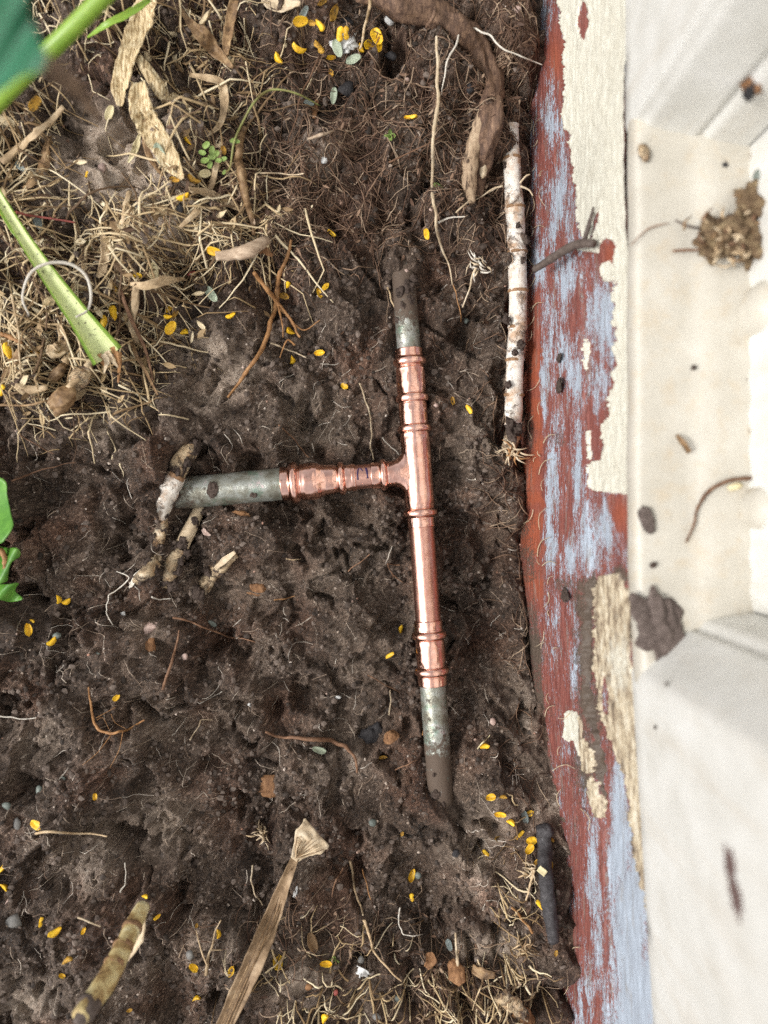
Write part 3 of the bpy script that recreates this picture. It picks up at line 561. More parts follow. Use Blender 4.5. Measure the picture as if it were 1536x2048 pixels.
def oldpipe():
    m, nt, b = mat_nodes('tarnished_pipe'); v = coords(nt)
    c = ramp(nt, noise(nt, v, 110, 5, .7), [(.28, (.10, .08, .055)), (.45, (.24, .235, .19)), (.6, (.37, .385, .35)), (.72, (.52, .40, .40))])
    g = math_n(nt, 'MULTIPLY', math_n(nt, 'SUBTRACT', noise(nt, v, 75, 4, .7), .55), 7, clamp=True); c = mixc(nt, math_n(nt, 'MULTIPLY', g, .7), c, (.11, .24, .17))
    d = math_n(nt, 'MULTIPLY', math_n(nt, 'SUBTRACT', math_n(nt, 'ADD', noise(nt, v, 190, 5, .75), attrn(nt, 'mud')), .62), 9, clamp=True); c = mixc(nt, d, c, (.095, .066, .047))
    nt.links.new(c, b.inputs['Base Color']); nt.links.new(math_n(nt, 'MULTIPLY_ADD', d, -.5, .5), b.inputs['Metallic']); nt.links.new(math_n(nt, 'MULTIPLY_ADD', d, .45, .33), b.inputs['Roughness'])
    bump(nt, b, math_n(nt, 'ADD', noise(nt, v, 900, 4, .7), math_n(nt, 'MULTIPLY', d, 1.5)), .5, .0005); return m
M['oldpipe'] = oldpipe()
M['ink'] = simple('marker_ink', [(.2, (.02, .01, .05)), (.8, (.04, .02, .08))], 200, rough=.4, vary=0)
u_run = (RUN_B - RUN_A) / np.linalg.norm(RUN_B - RUN_A); u_br = (BR_B - BR_A) / np.linalg.norm(BR_B - BR_A)
pipes = thing('copper_pipework', 'bright copper press tee with couplings joining three old tarnished pipes in the trench', 'copper pipe', (float(ax(838, 950)[0]), float(ax(838, 950)[1]), -.01))
def lathe(prof, p_of, u, segs=56, bumpy=.006, hexs=(), step=.8, seed=0, zs=None, kr=1.0):
    """prof: [(t px, r px)] piecewise linear + beads added with hexs press zones [(t, w, amp)]; p_of(t) -> centre xy in m"""
    t0, t1 = prof[0][0], prof[-1][0]; ts = np.arange(t0, t1 + .01, step); tp = np.array([p[0] for p in prof]); rp = np.array([p[1] for p in prof])
    r = np.interp(ts, tp, rp) * kr; r = (np.roll(r, 1) + 2 * r + np.roll(r, -1)) / 4; r[0] = rp[0]; r[-1] = rp[-1]
    a = np.linspace(0, 2 * math.pi, segs, endpoint=False); k = r[:, None] * np.ones((1, segs))
    for (tc, w, amp) in hexs: k = k * (1 - amp * np.exp(-((ts[:, None] - tc) / w) ** 2) * np.abs(np.sin(3 * a[None] + tc)) ** 3)
    k = k * (1 + bumpy * gnoise(ts[:, None] * .06 + seed, np.cos(a)[None] * 1.6 + seed + np.sin(a)[None], seed + 1))
    side = np.array([u[1], -u[0], 0.0]); C = np.array([[*p_of(t), 0.0] for t in ts])
    V = C[:, None] + (side[None, None] * (np.cos(a)[None, :, None] * k[..., None]) + np.array([0, 0, 1.0])[None, None] * (np.sin(a)[None, :, None] * (k if zs is None else k * zs(ts)[:, None])[..., None])) * S
    n = len(ts); i = np.arange(n - 1)[:, None] * segs; j = np.arange(segs)[None]
    F = np.stack([i + j, i + (j + 1) % segs, i + segs + (j + 1) % segs, i + segs + j], -1).reshape(-1, 4)
    F = [tuple(int(q) for q in f) for f in F] + [tuple(range(segs - 1, -1, -1)), tuple(range((n - 1) * segs, n * segs))]
    return (V.reshape(-1, 3), F), ts
def pr(t): k = (t - 545) / (1640 - 545); return RUN_A + (RUN_B - RUN_A) * k          # t = photo y along the run
def pb(t): k = (t - 300) / (838 - 300); return BR_A + (BR_B - BR_A) * k              # t = photo x along the branch
def bead(t, r, w=8, base=27):
    w *= 1.02; r += 1.4
    return [(t - w * 1.25, base), (t - w, base - 1.1), (t - w * .78, base + (r - base) * .45), (t - w * .4, base + (r - base) * .9), (t, r), (t + w * .4, base + (r - base) * .9), (t + w * .78, base + (r - base) * .45), (t + w, base - 1.1), (t + w * 1.25, base)]
def pipe_part(name, prof, pf, u, mat, label=None, **kw):
    vf, ts = lathe(prof, pf, u, **kw); o = build(name, vf, mat, pipes); o['label'] = label or name.replace('_', ' ')
    if mat is M['oldpipe']:
        V = np.array(vf[0]); mud = kw.get('mudf', None); me_ = o.data
    return o
o = pipe_part('old_pipe', [(470, 23), (560, 23), (640, 23.5), (704, 23.5)], pr, u_run, M['oldpipe'], 'muddy old pipe entering from the top of the trench', bumpy=.02, seed=3)
V = np.array([v.co for v in o.data.vertices]); yv = V[:, 1] + pipes.location.y; attr(o.data, 'mud', .06 + .26 * sstep(ax(0, 690)[1], ax(0, 600)[1], yv))
o = pipe_part('old_pipe', [(1366, 26), (1450, 26), (1700, 25)], pr, u_run, M['oldpipe'], 'green and pinkish old pipe leaving the bottom coupling', bumpy=.015, seed=4)
V = np.array([v.co for v in o.data.vertices]); yv = V[:, 1] + pipes.location.y; attr(o.data, 'mud', .30 * sstep(ax(0, 1400)[1], ax(0, 1560)[1], yv) + .03)
o = pipe_part('old_pipe', [(250, 32), (400, 32), (572, 32)], pb, u_br, M['oldpipe'], 'thick grey-green old pipe on the left', bumpy=.012, seed=5)
V = np.array([v.co for v in o.data.vertices]); xv = V[:, 0] + pipes.location.x; attr(o.data, 'mud', .22 * sstep(ax(480, 0)[0], ax(340, 0)[0], xv) - .04)
# upper coupling
prof = [(698, 25.2), (699, 26.4), (715, 26.4)] + bead(724, 30.8, 9, 27) + [(738, 28.6), (752, 28.2), (768, 28.4), (784, 28)] + bead(797, 30.5, 9, 27.6) + [(810, 27.6), (842, 27.4), (850, 27.2)]
cpl = pipe_part('press_coupling', prof, pr, u_run, M['copper'], 'upper copper press coupling with raised rings', hexs=[(740, 7, .05), (782, 6, .05), (814, 6, .04)], kr=1.05, bumpy=.005, seed=6)
child('seam_ring', lathe([(826, 27.2), (827, 28), (829, 28), (830, 27.2)], pr, u_run, step=.5, kr=1.05)[0], M['copper'], cpl, pipes)
# tee: run body, rings at both ends, flared branch
prof = bead(858, 32, 9, 28)[:-1] + [(867, 29.2), (880, 29.2), (890, 28.9), (1004, 28.9), (1014, 28.6)] + bead(1026, 32.6, 9, 28)[1:] + [(1037, 27.2), (1053, 27), (1055, 26.2)]
t1, _ = lathe(prof, pr, u_run, hexs=[(872, 6, .04), (1012, 6, .04), (1042, 6, .03)], kr=1.035, bumpy=.006, seed=7)
fl = [(742, 25.6), (743, 26.6), (756, 26.6)] + bead(767, 30.4, 8, 26.6) + [(778, 26.4), (788, 26.5), (792, 27.2), (796, 29), (800, 32), (804, 36.5), (807, 41), (809, 45), (812, 50), (830, 52)]
def zsq(ts): r = np.interp(ts, [q[0] for q in fl], [q[1] for q in fl]); return np.where(ts > 787, np.interp(ts, [787, 800, 830], [26.4, 26.8, 24.0]) / np.maximum(r, 26.4), 1.0)
t2, _ = lathe(fl, pb, u_br, hexs=[(780, 6, .04), (757, 5, .04)], bumpy=.006, seed=8, zs=zsq)
tee = build('press_tee', merge([t1]), M['copper'], pipes); tee['label'] = 'copper press tee'
child('branch', t2, M['copper'], tee, pipes)
pipe_part('copper_pipe', [(1050, 25.4), (1150, 25.4), (1244, 25.4)], pr, u_run, M['copperpipe'], 'plain matt copper pipe below the tee', bumpy=.003)
pipe_part('copper_pipe', [(704, 24.4), (748, 24.4)], pb, u_br, M['copperpipe'], 'short plain copper pipe carrying a marker mark', bumpy=.003)
prof = [(1240, 26.2), (1241, 27.2), (1258, 27.2)] + bead(1270, 32.4, 9, 28) + [(1284, 28), (1300, 28.4), (1330, 28)] + bead(1341, 32.4, 9, 28) + [(1354, 28), (1369, 27.6), (1371, 26.4)]
pipe_part('press_coupling', prof, pr, u_run, M['copper'], 'lower copper press coupling with raised rings', hexs=[(1283, 6, .05), (1328, 6, .05), (1255, 5, .03)], kr=1.05, bumpy=.005, seed=9)
prof = [(563, 31.4), (564, 33), (578, 33)] + bead(589, 39.5, 10, 33.5) + [(602, 35), (612, 36), (628, 36), (636, 35), (644, 31), (652, 29), (668, 28)] + bead(683, 31, 8, 26.5) + [(693, 26.2), (711, 26.2), (712, 25)]
red_ = pipe_part('reducing_coupling', prof, pb, u_br, M['copper'], 'stepped copper reducing coupling on the left branch', hexs=[(606, 6, .03), (634, 6, .03), (696, 5, .04)], kr=1.04, bumpy=.004, seed=10)
child('seam_ring', lathe([(703, 26), (704, 26.8), (706, 26.8), (707, 26)], pb, u_br, step=.5, kr=1.04)[0], M['copper'], red_, pipes)
# marker strokes on the short pipe, following its round top
def stroke(pts, w=1.6):
    out_ = []
    for (qx, qy) in pts:
        c = pb(qx); yc = 1024 - c[1] / S; v_ = (yc - qy) / 24.6; v_ = max(-.97, min(.97, v_)); out_.append((c[0], c[1] + v_ * 24.6 * S, math.sqrt(1 - v_ * v_) * 24.7 * S))
    return tube(out_, [w * S * 1.0] * len(out_), 6, 4, flat=.25)
build('marker_mark', merge([stroke([(718, 938), (716.5, 944), (716, 952), (717, 961)]), stroke([(718, 938), (722, 939), (726, 943)], 1.3), stroke([(732, 937), (734.5, 945), (736, 958)], 2.2)]), M['ink'], pipes)
# ------------------------------------------------------------------ yellow leaflets scattered over the soil
def leaflet_mesh(kind, seed, L=1.0, W=.62, th=.06):
    """unit leaflet along x: 'oval' cupped, 'bean' folded over, 'curl' rolled rim"""
    n, m_ = 15, 9; V = []; rr = random.Random(seed)
    for side in (1, -1):
        for i in range(n):
            t = -1 + 2 * i / (n - 1); w = W * math.sqrt(max(0, 1 - abs(t) ** 2.3)) * (1 + .06 * math.sin(3 * t + seed)) + .015
            for j in range(m_):
                u = -1 + 2 * j / (m_ - 1); x = t * L; y = u * w
                z = .20 * (u * u) * w / W + .10 * t * t - .05 * math.exp(-(u * 4) ** 2) + .03 * math.sin(5 * t + 3 * u + seed)
                if kind == 'bean': z = .48 * (1 - u * u) + .1 * t * t; y = y * (.78 - .1 * t) + .28 * t * t - .1; x *= .95
                if kind == 'curl': z = .55 * max(0, u) ** 2 + .28 * max(0, -u) ** 2 + .22 * t * t * (1 + .4 * t); y *= .85
                if kind == 'split': z = .35 * (1 - u * u) * (.4 + .6 * abs(t)) + .1 * t; y *= .8 + .25 * abs(t) - .45 * math.exp(-(t * 3) ** 2) * (u > .2)
                V.append((x, y, z - (0 if side == 1 else th)))
    F = []; o = n * m_
    for i in range(n - 1):
        for j in range(m_ - 1): a = i * m_ + j; F.append((a, a + m_, a + m_ + 1, a + 1)); F.append((o + a, o + a + 1, o + a + m_ + 1, o + a + m_))
        a = i * m_; F.append((a, o + a, o + a + m_, a + m_)); a += m_ - 1; F.append((a, a + m_, o + a + m_, o + a))
    V = np.array(V); V[:, 2] -= V[:, 2].min(); return mesh_mixed('leaflet', V, F)
LM = {}
def leaflet(name, px, py, L, rot, kind, mat, label, cat, group=None, tilt=.3, dz=-.0002, wid=1.0):
    """L = half length in photo px"""
    if kind == 'oval' and mat in ('yellow', 'dullyellow') and random.random() < .4: kind = random.choice(('curl', 'curl', 'split'))
    key = (kind, mat, hash((px, py)) % 3)
    if key not in LM:
        LM[key] = leaflet_mesh(kind, key[2] * 5 + len(kind)); LM[key].materials.append(M[mat])
    p = Gs(px, py, dz, 5); o = bpy.data.objects.new(name, LM[key]); COL.objects.link(o)
    e = .0012; nx_ = float(soil_z(p.x + e * 3, p.y) - soil_z(p.x - e * 3, p.y)) / (6 * e); ny2 = float(soil_z(p.x, p.y + e * 3) - soil_z(p.x, p.y - e * 3)) / (6 * e)
    nrm_ = Vector((-nx_ * .5 + random.uniform(-tilt, tilt), -ny2 * .5 + random.uniform(-tilt, tilt), 1)).normalized()
    q = nrm_.to_track_quat('Z', 'Y'); k = L * S * (1 - p.z / H) * random.uniform(.95, 1.25); wid *= random.uniform(.78, 1.15)
    o.matrix_world = Matrix.Translation(p) @ q.to_matrix().to_4x4() @ Matrix.Rotation(rot, 4, 'Z') @ Matrix.Diagonal((k, k * wid, k, 1))
    return tag(o, label, cat, group)
YG = 'fallen yellow leaflets'
Y = [ # px, py, half length, angle deg, shape, dull?, label tail
 (68,208,15,20,'oval',1,'dull yellow leaflet half hidden under the dry leaf tip, top left'),
 (376,278,13,70,'bean',0,'yellow folded leaflet right of the pale green oval leaf'),
 (174,349,7,10,'oval',0,'tiny yellow leaflet beside the reddish seed on pale sand'),
 (366,394,13,5,'bean',0,'bean shaped yellow leaflet below the cream leaflet on the sand'),
 (386,359,14,100,'bean',1,'amber folded leaflet tucked against the cream leaflet'),
 (350,360,9,30,'curl',1,'small dull leaflet at the tip of the striped dry leaf'),
 (15,428,15,60,'bean',0,'yellow leaflet at the left edge beside the cut green stalk'),
 (429,501,13,0,'oval',0,'round yellow leaflet left of the pale wood chip'),
 (448,300,9,80,'curl',1,'orange brown leaflet under the small seedling'),
 (600,42,14,20,'oval',0,'yellow leaflet under the grey green leaflet at the top edge'),
 (665,28,13,-10,'oval',1,'spotted yellow leaflet left of the black charcoal at the top'),
 (624,46,7,0,'curl',1,'tiny amber leaflet between two yellow ones near the top edge'),
 (641,53,12,40,'bean',0,'yellow leaflet just left of the white crumb near the top edge'),
 (643,4,9,0,'curl',1,'yellow leaflet cut by the top edge of the photo'),
 (638,97,14,20,'oval',1,'dull yellow leaflet left of the pale leaflet pair'),
 (681,68,13,100,'split',0,'left half of the yellow V shaped leaflet pair'),
 (693,67,13,60,'split',0,'right half of the yellow V shaped leaflet pair'),
 (557,118,13,80,'bean',0,'yellow leaflet farthest left of the top cluster'),
 (596,100,13,120,'bean',0,'yellow upright leaflet below the grey green leaflet'),
 (661,118,9,90,'curl',0,'small yellow leaflet under the pale leaflet pair, left side'),
 (663,148,8,0,'curl',1,'dull leaflet crumb below the pale leaflet pair'),
 (722,97,10,70,'bean',0,'yellow leaflet where the thin yellow stalk ends'),
 (738,93,15,75,'oval',0,'large yellow leaflet, left one of the group of three'),
 (754,75,14,-5,'oval',0,'yellow leaflet, top one of the group of three'),
 (756,93,14,5,'oval',0,'yellow leaflet, lower right one of the group of three'),
 (823,238,12,60,'curl',0,'yellow curled leaflet in the dark root mat left of the long pale root'),
 (663,468,10,-10,'bean',0,'yellow leaflet on bare soil right of the wood chip'),
 (855,467,11,50,'oval',0,'yellow leaflet beside the lower part of the long pale root'),
 (275,552,9,20,'bean',0,'small yellow leaflet left of the cream seed shaped leaflet'),
 (228,577,11,10,'split',1,'ragged yellow leaflet in the straw above the cut stalk end'),
 (227,623,13,90,'bean',0,'yellow leaflet right of the cut stalk, upper one of two'),
 (206,643,13,-25,'bean',0,'yellow leaflet touching the cut stalk, lower one of two'),
 (337,618,9,0,'curl',0,'yellow curled leaflet, topmost of the five in the straw'),
 (335,633,8,50,'bean',0,'small yellow leaflet, second of the five in the straw'),
 (349,627,8,0,'oval',1,'orange brown leaflet beside the five in the straw'),
 (340,655,13,0,'oval',0,'largest yellow leaflet of the five in the straw'),
 (370,664,9,100,'bean',0,'small upright yellow leaflet right of the five in the straw'),
 (461,631,11,10,'bean',0,'yellow leaflet on soil below the pale oval leaflet'),
 (16,699,14,80,'bean',0,'yellow leaflet at the left edge below the cut stalk'),
 (5,780,11,70,'split',0,'yellow leaflet cut by the left edge under the brown leaf'),
 (72,704,8,0,'curl',1,'dull orange leaflet crumb left of the dried husks'),
 (577,568,9,90,'bean',0,'narrow yellow leaflet on the orange root, upper one'),
 (569,591,9,0,'curl',1,'dull yellow leaflet on the orange root, lower one'),
 (652,575,9,-15,'oval',0,'yellow leaflet above the long thin root, right of its pair'),
 (639,589,9,60,'curl',0,'yellow curled leaflet, left of the pair above the trench'),
 (580,662,9,80,'bean',0,'yellow leaflet beside the forked orange root'),
 (585,722,9,80,'bean',0,'yellow leaflet right of the pale straw above the branch pipe'),
 (640,706,10,-60,'oval',0,'yellow leaflet alone on soil between orange root and upper coupling'),
 (689,773,7,80,'oval',0,'tiny yellow leaflet near the top of the hanging rootlet'),
 (905,804,8,80,'curl',1,'small dull yellow leaflet right of the upper coupling'),
 (938,819,9,10,'bean',0,'yellow leaflet between the upper coupling and the white runner root'),
 (118,1200,9,80,'bean',0,'left leaflet of the yellow pair below the green leaf edge'),
 (133,1203,9,90,'bean',0,'right leaflet of the yellow pair below the green leaf edge'),
 (59,1262,12,70,'oval',0,'spotted yellow leaflet near the left edge on dark soil'),
 (65,1242,5,0,'bean',0,'tiny yellow crumb just above the spotted yellow leaflet'),
 (104,1283,10,85,'bean',0,'yellow leaflet touching the grey green chip at left'),
 (232,1394,9,-10,'oval',0,'yellow leaflet above the curved orange rootlet'),
 (802,1259,9,-60,'bean',0,'yellow leaflet left of the lower coupling, upper one'),
 (780,1309,10,-20,'bean',0,'yellow leaflet left of the lower coupling, lower one'),
 (969,1493,9,0,'bean',0,'yellow leaflet on soil right of the lower old pipe'),
 (765,1512,8,20,'curl',1,'dull leaflet crumb under the orange bark lump'),
 (191,1592,6,10,'curl',0,'tiny yellow crumb above the straw stick at left'),
 (74,1649,13,70,'oval',0,'spotted yellow leaflet left of the straw stick'),
 (5,1735,9,0,'bean',0,'yellow leaflet cut by the left edge, upper one'),
 (37,1730,5,0,'curl',1,'tiny yellow crumb right of the leaflet at the left edge'),
 (10,1775,9,40,'bean',0,'yellow leaflet cut by the left edge, lower one'),
 (83,1845,10,-70,'split',0,'yellow leaflet left of the blurred stick, upper one'),
 (110,1864,12,80,'bean',0,'long amber leaflet left of the blurred stick, lower one'),
 (168,1860,7,80,'curl',0,'small yellow leaflet between amber leaflet and blurred stick'),
 (136,1920,10,20,'bean',1,'orange leaflet left of the lower half of the blurred stick'),
 (125,1951,7,0,'curl',0,'small yellow leaflet below the orange one by the blurred stick'),
 (290,1793,7,0,'bean',0,'yellow leaflet at the upper end of the blurred stick'),
 (313,1833,8,70,'oval',0,'yellow leaflet right of the upper end of the blurred stick'),
 (393,1850,5,0,'curl',1,'tiny dull crumb left of the dry striped leaf'),
 (437,1868,9,80,'bean',0,'yellow leaflet just left of the long dry leaf'),
 (386,1931,13,-70,'oval',0,'spotted yellow leaflet under the grey oval pebble'),
 (464,1940,10,10,'curl',0,'yellow curled leaflet touching the long dry leaf'),
 (394,1996,8,60,'bean',0,'yellow leaflet near the bottom, left of the dry leaf foot'),
 (260,2020,6,0,'curl',1,'tiny yellow crumb near the bottom edge'),
 (557,1924,12,-70,'oval',0,'yellow leaflet right of the long dry leaf near the bottom'),
 (652,1927,12,-5,'curl',0,'thin curled yellow leaflet beside the white paper shred'),
 (650,2035,10,60,'bean',0,'yellow leaflet at the bottom edge right of the dry leaf'),
 (884,1560,9,40,'split',0,'yellow leaflet stuck on the lower old pipe'),
 (983,1593,10,70,'curl',0,'yellow leaflet at the top of the cluster by the board'),
 (1006,1594,8,0,'bean',1,'amber leaflet beside the topmost one of the cluster by the board'),
 (1000,1627,12,-35,'oval',0,'big yellow leaflet left in the cluster by the board'),
 (1022,1645,10,70,'bean',0,'yellow leaflet in the middle of the cluster by the board'),
 (1030,1672,7,70,'curl',1,'small amber leaflet left of the two spotted ones'),
 (1041,1667,7,20,'bean',0,'small yellow leaflet just above the two spotted ones'),
 (998,1679,11,-20,'oval',1,'amber leaflet below the big one in the cluster by the board'),
 (972,1705,7,-30,'bean',0,'small yellow leaflet right of the black pebble'),
 (1060,1627,7,0,'oval',0,'yellow leaflet above the head of the black twig'),
 (1063,1682,10,-10,'oval',0,'upper spotted yellow leaflet left of the black twig'),
 (1060,1698,12,-10,'oval',0,'lower spotted yellow leaflet left of the black twig'),
 (1073,1724,7,0,'curl',1,'dull leaflet half under the black twig'),
 (1100,1680,8,80,'bean',1,'amber leaflet between black twig and red board, upper one'),
 (1101,1728,7,80,'curl',1,'amber leaflet between black twig and red board, lower one'),
 (1081,1808,10,-15,'bean',0,'yellow leaflet left of the lower part of the black twig'),
 (1112,1905,6,0,'curl',1,'tiny amber crumb below the foot of the black twig'),
 (806,1665,6,80,'curl',1,'orange crumb left of the buried pipe end'),
 (823,1750,12,85,'oval',0,'yellow leaflet beside the grey green pebble below the pipe end'),
 (824,1794,7,20,'split',0,'small torn yellow leaflet below the grey green pebble'),
]
for (px, py, L, a, k, dull, lab) in Y:
    leaflet('yellow_leaflet', px, py, L, math.radians(-a), k, 'dullyellow' if dull else 'yellow', lab, 'leaflet', YG, dz=random.choice((.0012, .0008, .0004)))
# pale oval leaflets
PL = [(220,228,15,-30,'creamleaf','cream oval leaflet below the dry leaf tip'),(323,309,19,-55,'paleleaf','large pale green oval leaflet on the sand'),(42,334,14,20,'greyleaf','grey oval leaflet near the left edge'),
 (75,448,15,-30,'greyleaf','grey green leaflet right of the cut stalk'),(408,348,15,-60,'creamleaf','cream yellow oval leaflet below the seedling'),(425,590,17,60,'paleleaf','pale green oval leaflet on the straw margin'),
 (305,543,15,0,'creamleaf','cream seed shaped leaflet in the straw'),(668,193,15,-80,'paleleaf','pale oval leaflet beside black charcoal'),(709,120,17,75,'paleleaf','lower pale leaflet of the pair among yellow ones'),
 (676,97,16,-45,'paleleaf','left pale leaflet of the pair among yellow ones'),(433,115,13,-70,'paleleaf','pale leaflet beside the dried pod at top'),(606,25,12,20,'greyleaf','grey green leaflet at the top edge'),
 (617,208,10,80,'greyleaf','small blue grey leaflet left of the charcoal'),(637,1500,15,50,'paleleaf','pale green leaflet on the dug soil left of the lower pipe'),(900,1890,11,70,'greyleaf','grey green leaflet beside the upright straw at the bottom'),
 (1049,1633,13,-60,'greyleaf','bluish leaflet above the black twig'),(1052,706,13,80,'creamleaf','cream yellow leaflet wedged between white runner root and board'),(212,506,15,80,'creamleaf','cream husk right of the cut stalk'),
 (622,1885,18,0,'strawdark','brown oval leaf in the litter near the bottom'),(877,376,13,-50,'seedling','green leaflet beside the long pale root'),(178,492,9,30,'seedling','small round green leaflet in the straw'),(424,1248,8,20,'stonegreen','faint grey leaflet on the smeared soil')]
for (px, py, L, a, m, lab) in PL:
    leaflet('oval_leaflet', px, py, L, math.radians(a), 'oval', m, lab, 'leaflet', 'fallen oval leaflets', dz=.0006, wid=.8)

# ------------------------------------------------------------------ stones, chips, charcoal
ST = [(780,44,13,11,'stonewhite',.3,'white quartz chip near the thick root'),(648,322,8,9,'stonewhite',.3,'small white chip in the root mat'),(812,543,6,6,'stonepink',.1,'pinkish pebble where the upper pipe goes under the soil'),
 (745,1644,8,8,'stonegreen',.1,'grey green pebble left of the buried pipe end'),(836,1749,7,8,'stonegreen',.1,'grey green pebble right of the yellow leaflet'),(912,1706,9,9,'charcoal',.1,'black round pebble left of the leaflet cluster'),
 (381,1908,8,11,'stonegrey',.1,'grey oval pebble left of the dry leaf'),(115,1271,9,7,'stonegreen',.3,'grey green chip beside the yellow leaflet'),(195,1308,7,5,'stonegreen',.3,'small pale green chip on the left soil'),
 (36,1647,8,13,'stonegrey',.1,'dark smooth pebble near the left edge'),(81,1578,8,11,'stonegreen',.4,'pale green stone chip at left'),(125,1557,8,8,'stonegreen',.4,'dark green stone chip at left'),
 (30,1842,20,17,'stonegrey',.3,'grey stone at the left edge above the blurred stick'),(26,1803,14,11,'stonepink',.3,'pale stone at the left edge, lower'),(385,550,14,9,'redchip',.4,'brick red chip beside the straw'),
 (794,1997,11,13,'stonegreen',.4,'green stone chip near the bottom edge'),(204,338,8,11,'stonepink',.1,'reddish seed on the pale sand'),(695,180,22,18,'charcoal',.4,'black charcoal lump beside the pale leaflet'),
 (782,113,16,12,'charcoal',.4,'black charcoal below the group of three leaflets'),(938,178,11,13,'charcoal',.4,'charcoal bit left of the thick root'),(692,44,20,10,'charcoal',.4,'flat charcoal piece at the top edge'),
 (280,420,11,11,'charcoal',.4,'black charcoal bit on the sand'),(360,418,12,12,'charcoal',.4,'dark lump right of the sand patch'),(500,1409,5,4,'stonewhite',.2,'tiny white stone left of the dark hollow'),
 (676,1394,7,4,'stonewhite',.3,'white chip on the smeared soil left of the lower coupling'),(370,1313,7,8,'stonepink',.2,'pale round bit below the white roots'),(985,1443,7,8,'stonepink',.3,'cream stone chip right of the lower pipe'),
 (247,1227,5,5,'stonewhite',.2,'white speck on the clod below the roots'),(722,1918,7,9,'stonegrey',.2,'grey pebble above the white paper shred'),(754,2033,11,8,'stonegrey',.3,'blue grey stone at the bottom edge'),
 (672,1985,5,7,'redchip',.3,'reddish speck'),(618,1972,9,8,'bark',.3,'orange brown crumb near the bottom'),(1034,22,12,9,'stonepink',.3,'cream stone at the top edge beside the board'),(812,160,7,6,'stonepink',.3,'small pale stone in the root mat'),
 (932,642,6,6,'stonegreen',.2,'greenish grit between pipe and runner root'),(872,811,6,5,'stonepink',.3,'pink crumb beside the upper coupling'),(15,1610,9,8,'stonegreen',.2,'pale pebble at the left edge')]
for i, (px, py, a, b2, m, ang, lab) in enumerate(ST):
    if lab == 'reddish speck': lab = 'small red chip in the litter at the bottom'
    p = G(px, py); k = S * (1 - p.z / H); o = build('pebble' if ang < .3 else 'stone_chip', rock((p.x, p.y, p.z + .35 * min(a, b2) * k), (a * k, b2 * k, .7 * min(a, b2) * k), i + 3, 2, .28, ang), M[m]); tag(o, lab, 'stone' if m.startswith('stone') else ('charcoal' if m == 'charcoal' else 'chip'), 'small stones and chips on the soil')
# larger lumps
for i, (px, py, a, b2, h_, m, nm, lab, cat) in enumerate([
 (787,1482,18,22,14,'bark','bark_lump','orange brown bark lump in the dark hollow left of the pipe','bark'),
 (742,1490,28,36,16,'charcoal','dark_stone','wet black stone in the hollow beside the bark lump','stone'),
 
 (512,1178,20,14,9,'bark','bark_chip','small brown bark chip on the smeared soil','bark'),(300,1258,24,16,9,'stonepink','earth_lump','pinkish crumbly lump left of the lower roots','clod'),
 (300,1295,11,16,8,'bark','bark_chip','orange bark crumb below the pinkish lump','bark'),(545,1570,60,22,9,'bark','rotten_wood','red brown rotten wood patch buried in the soil','wood'),
 
 (480,1030,18,10,6,'bark','dead_leaf','rusty dead leaf below the left pipe','leaf')]):
    p = G(px, py); k = S * (1 - p.z / H); o = build(nm, rock((p.x, p.y, p.z), (a * k, b2 * k, h_ * k), i + 60, 4, .5, .12 if m != 'clod' else 0), M[m]); tag(o, lab, cat)
# white scraps
o = build('paper_shred', blade([G(716, 1936, .002), G(726, 1944, .004), G(738, 1949, .002)], [.0022, .0030, .0012], cup=.5, ripple=.6, seed=4), M['stonewhite']); tag(o, 'white paper shred in the litter near the bottom', 'paper')
o = build('white_sliver', blade([G(588, 1795, .003), G(591, 1785, .003), G(594, 1773, .002)], [.0008, .0011, .0004], cup=.2), M['stonewhite']); tag(o, 'thin white sliver right of the flared dry leaf', 'sliver')
o = build('white_crumb', rock(G(690, 85, .002), (.0055, .005, .002), 77, 3, .9), M['stonewhite']); tag(o, 'crumbly white scrap under the pale leaflet pair', 'scrap')

# ------------------------------------------------------------------ roots and stems that are single things
def gp_(pts, dz, r=7): return [Gs(x, y, dz, r) for x, y in pts]
# thick dark root across the top right
rt = thing('thick_root', 'thick brown woody root curving down beside the red board', 'root', G(930, 70))
path = [(720,-25),(790,2),(860,30),(925,62),(962,115),(982,180),(984,235),(972,290),(960,340),(956,380),(958,410)]
build('bark', tube(gp_(path, -.0005, 12), np.array([20,24,27,26,24,22,21,20,17,12,4]) * S, 28, 8, rough=.38, flat=.8, seed=2, rf=lambda u, a: 1 + .07 * np.sin(7 * a + 9 * u) + .05 * np.sin(13 * a - 14 * u + 2) + .04 * np.sin(40 * u + 2 * a)), M['bigroot'], rt)
o = build('pale_wood', tube(gp_([(972,190),(962,240),(948,290),(940,330),(938,370),(944,405)], .003, 12), np.array([4,11,14,15,14,6]) * S, 10, 5, rough=.25, flat=.7, seed=3), M['barkpale'], rt); o['label'] = 'stripped pale side of the root'
o = build('knot_scar', rock(Gs(966, 335, .006, 10), (.0026, .006, .0025), 5, 3, .2), M['paleroot'], rt); o['label'] = 'pale oval scar on the root'
o = build('joint_ring', tube([Gs(868, 6, .007, 5), Gs(868, 30, .010, 5), Gs(852, 55, .006, 5)], np.array([2.5, 4, 2.5]) * S, 8, 5, rough=.3, seed=9), M['bigroot'], rt)
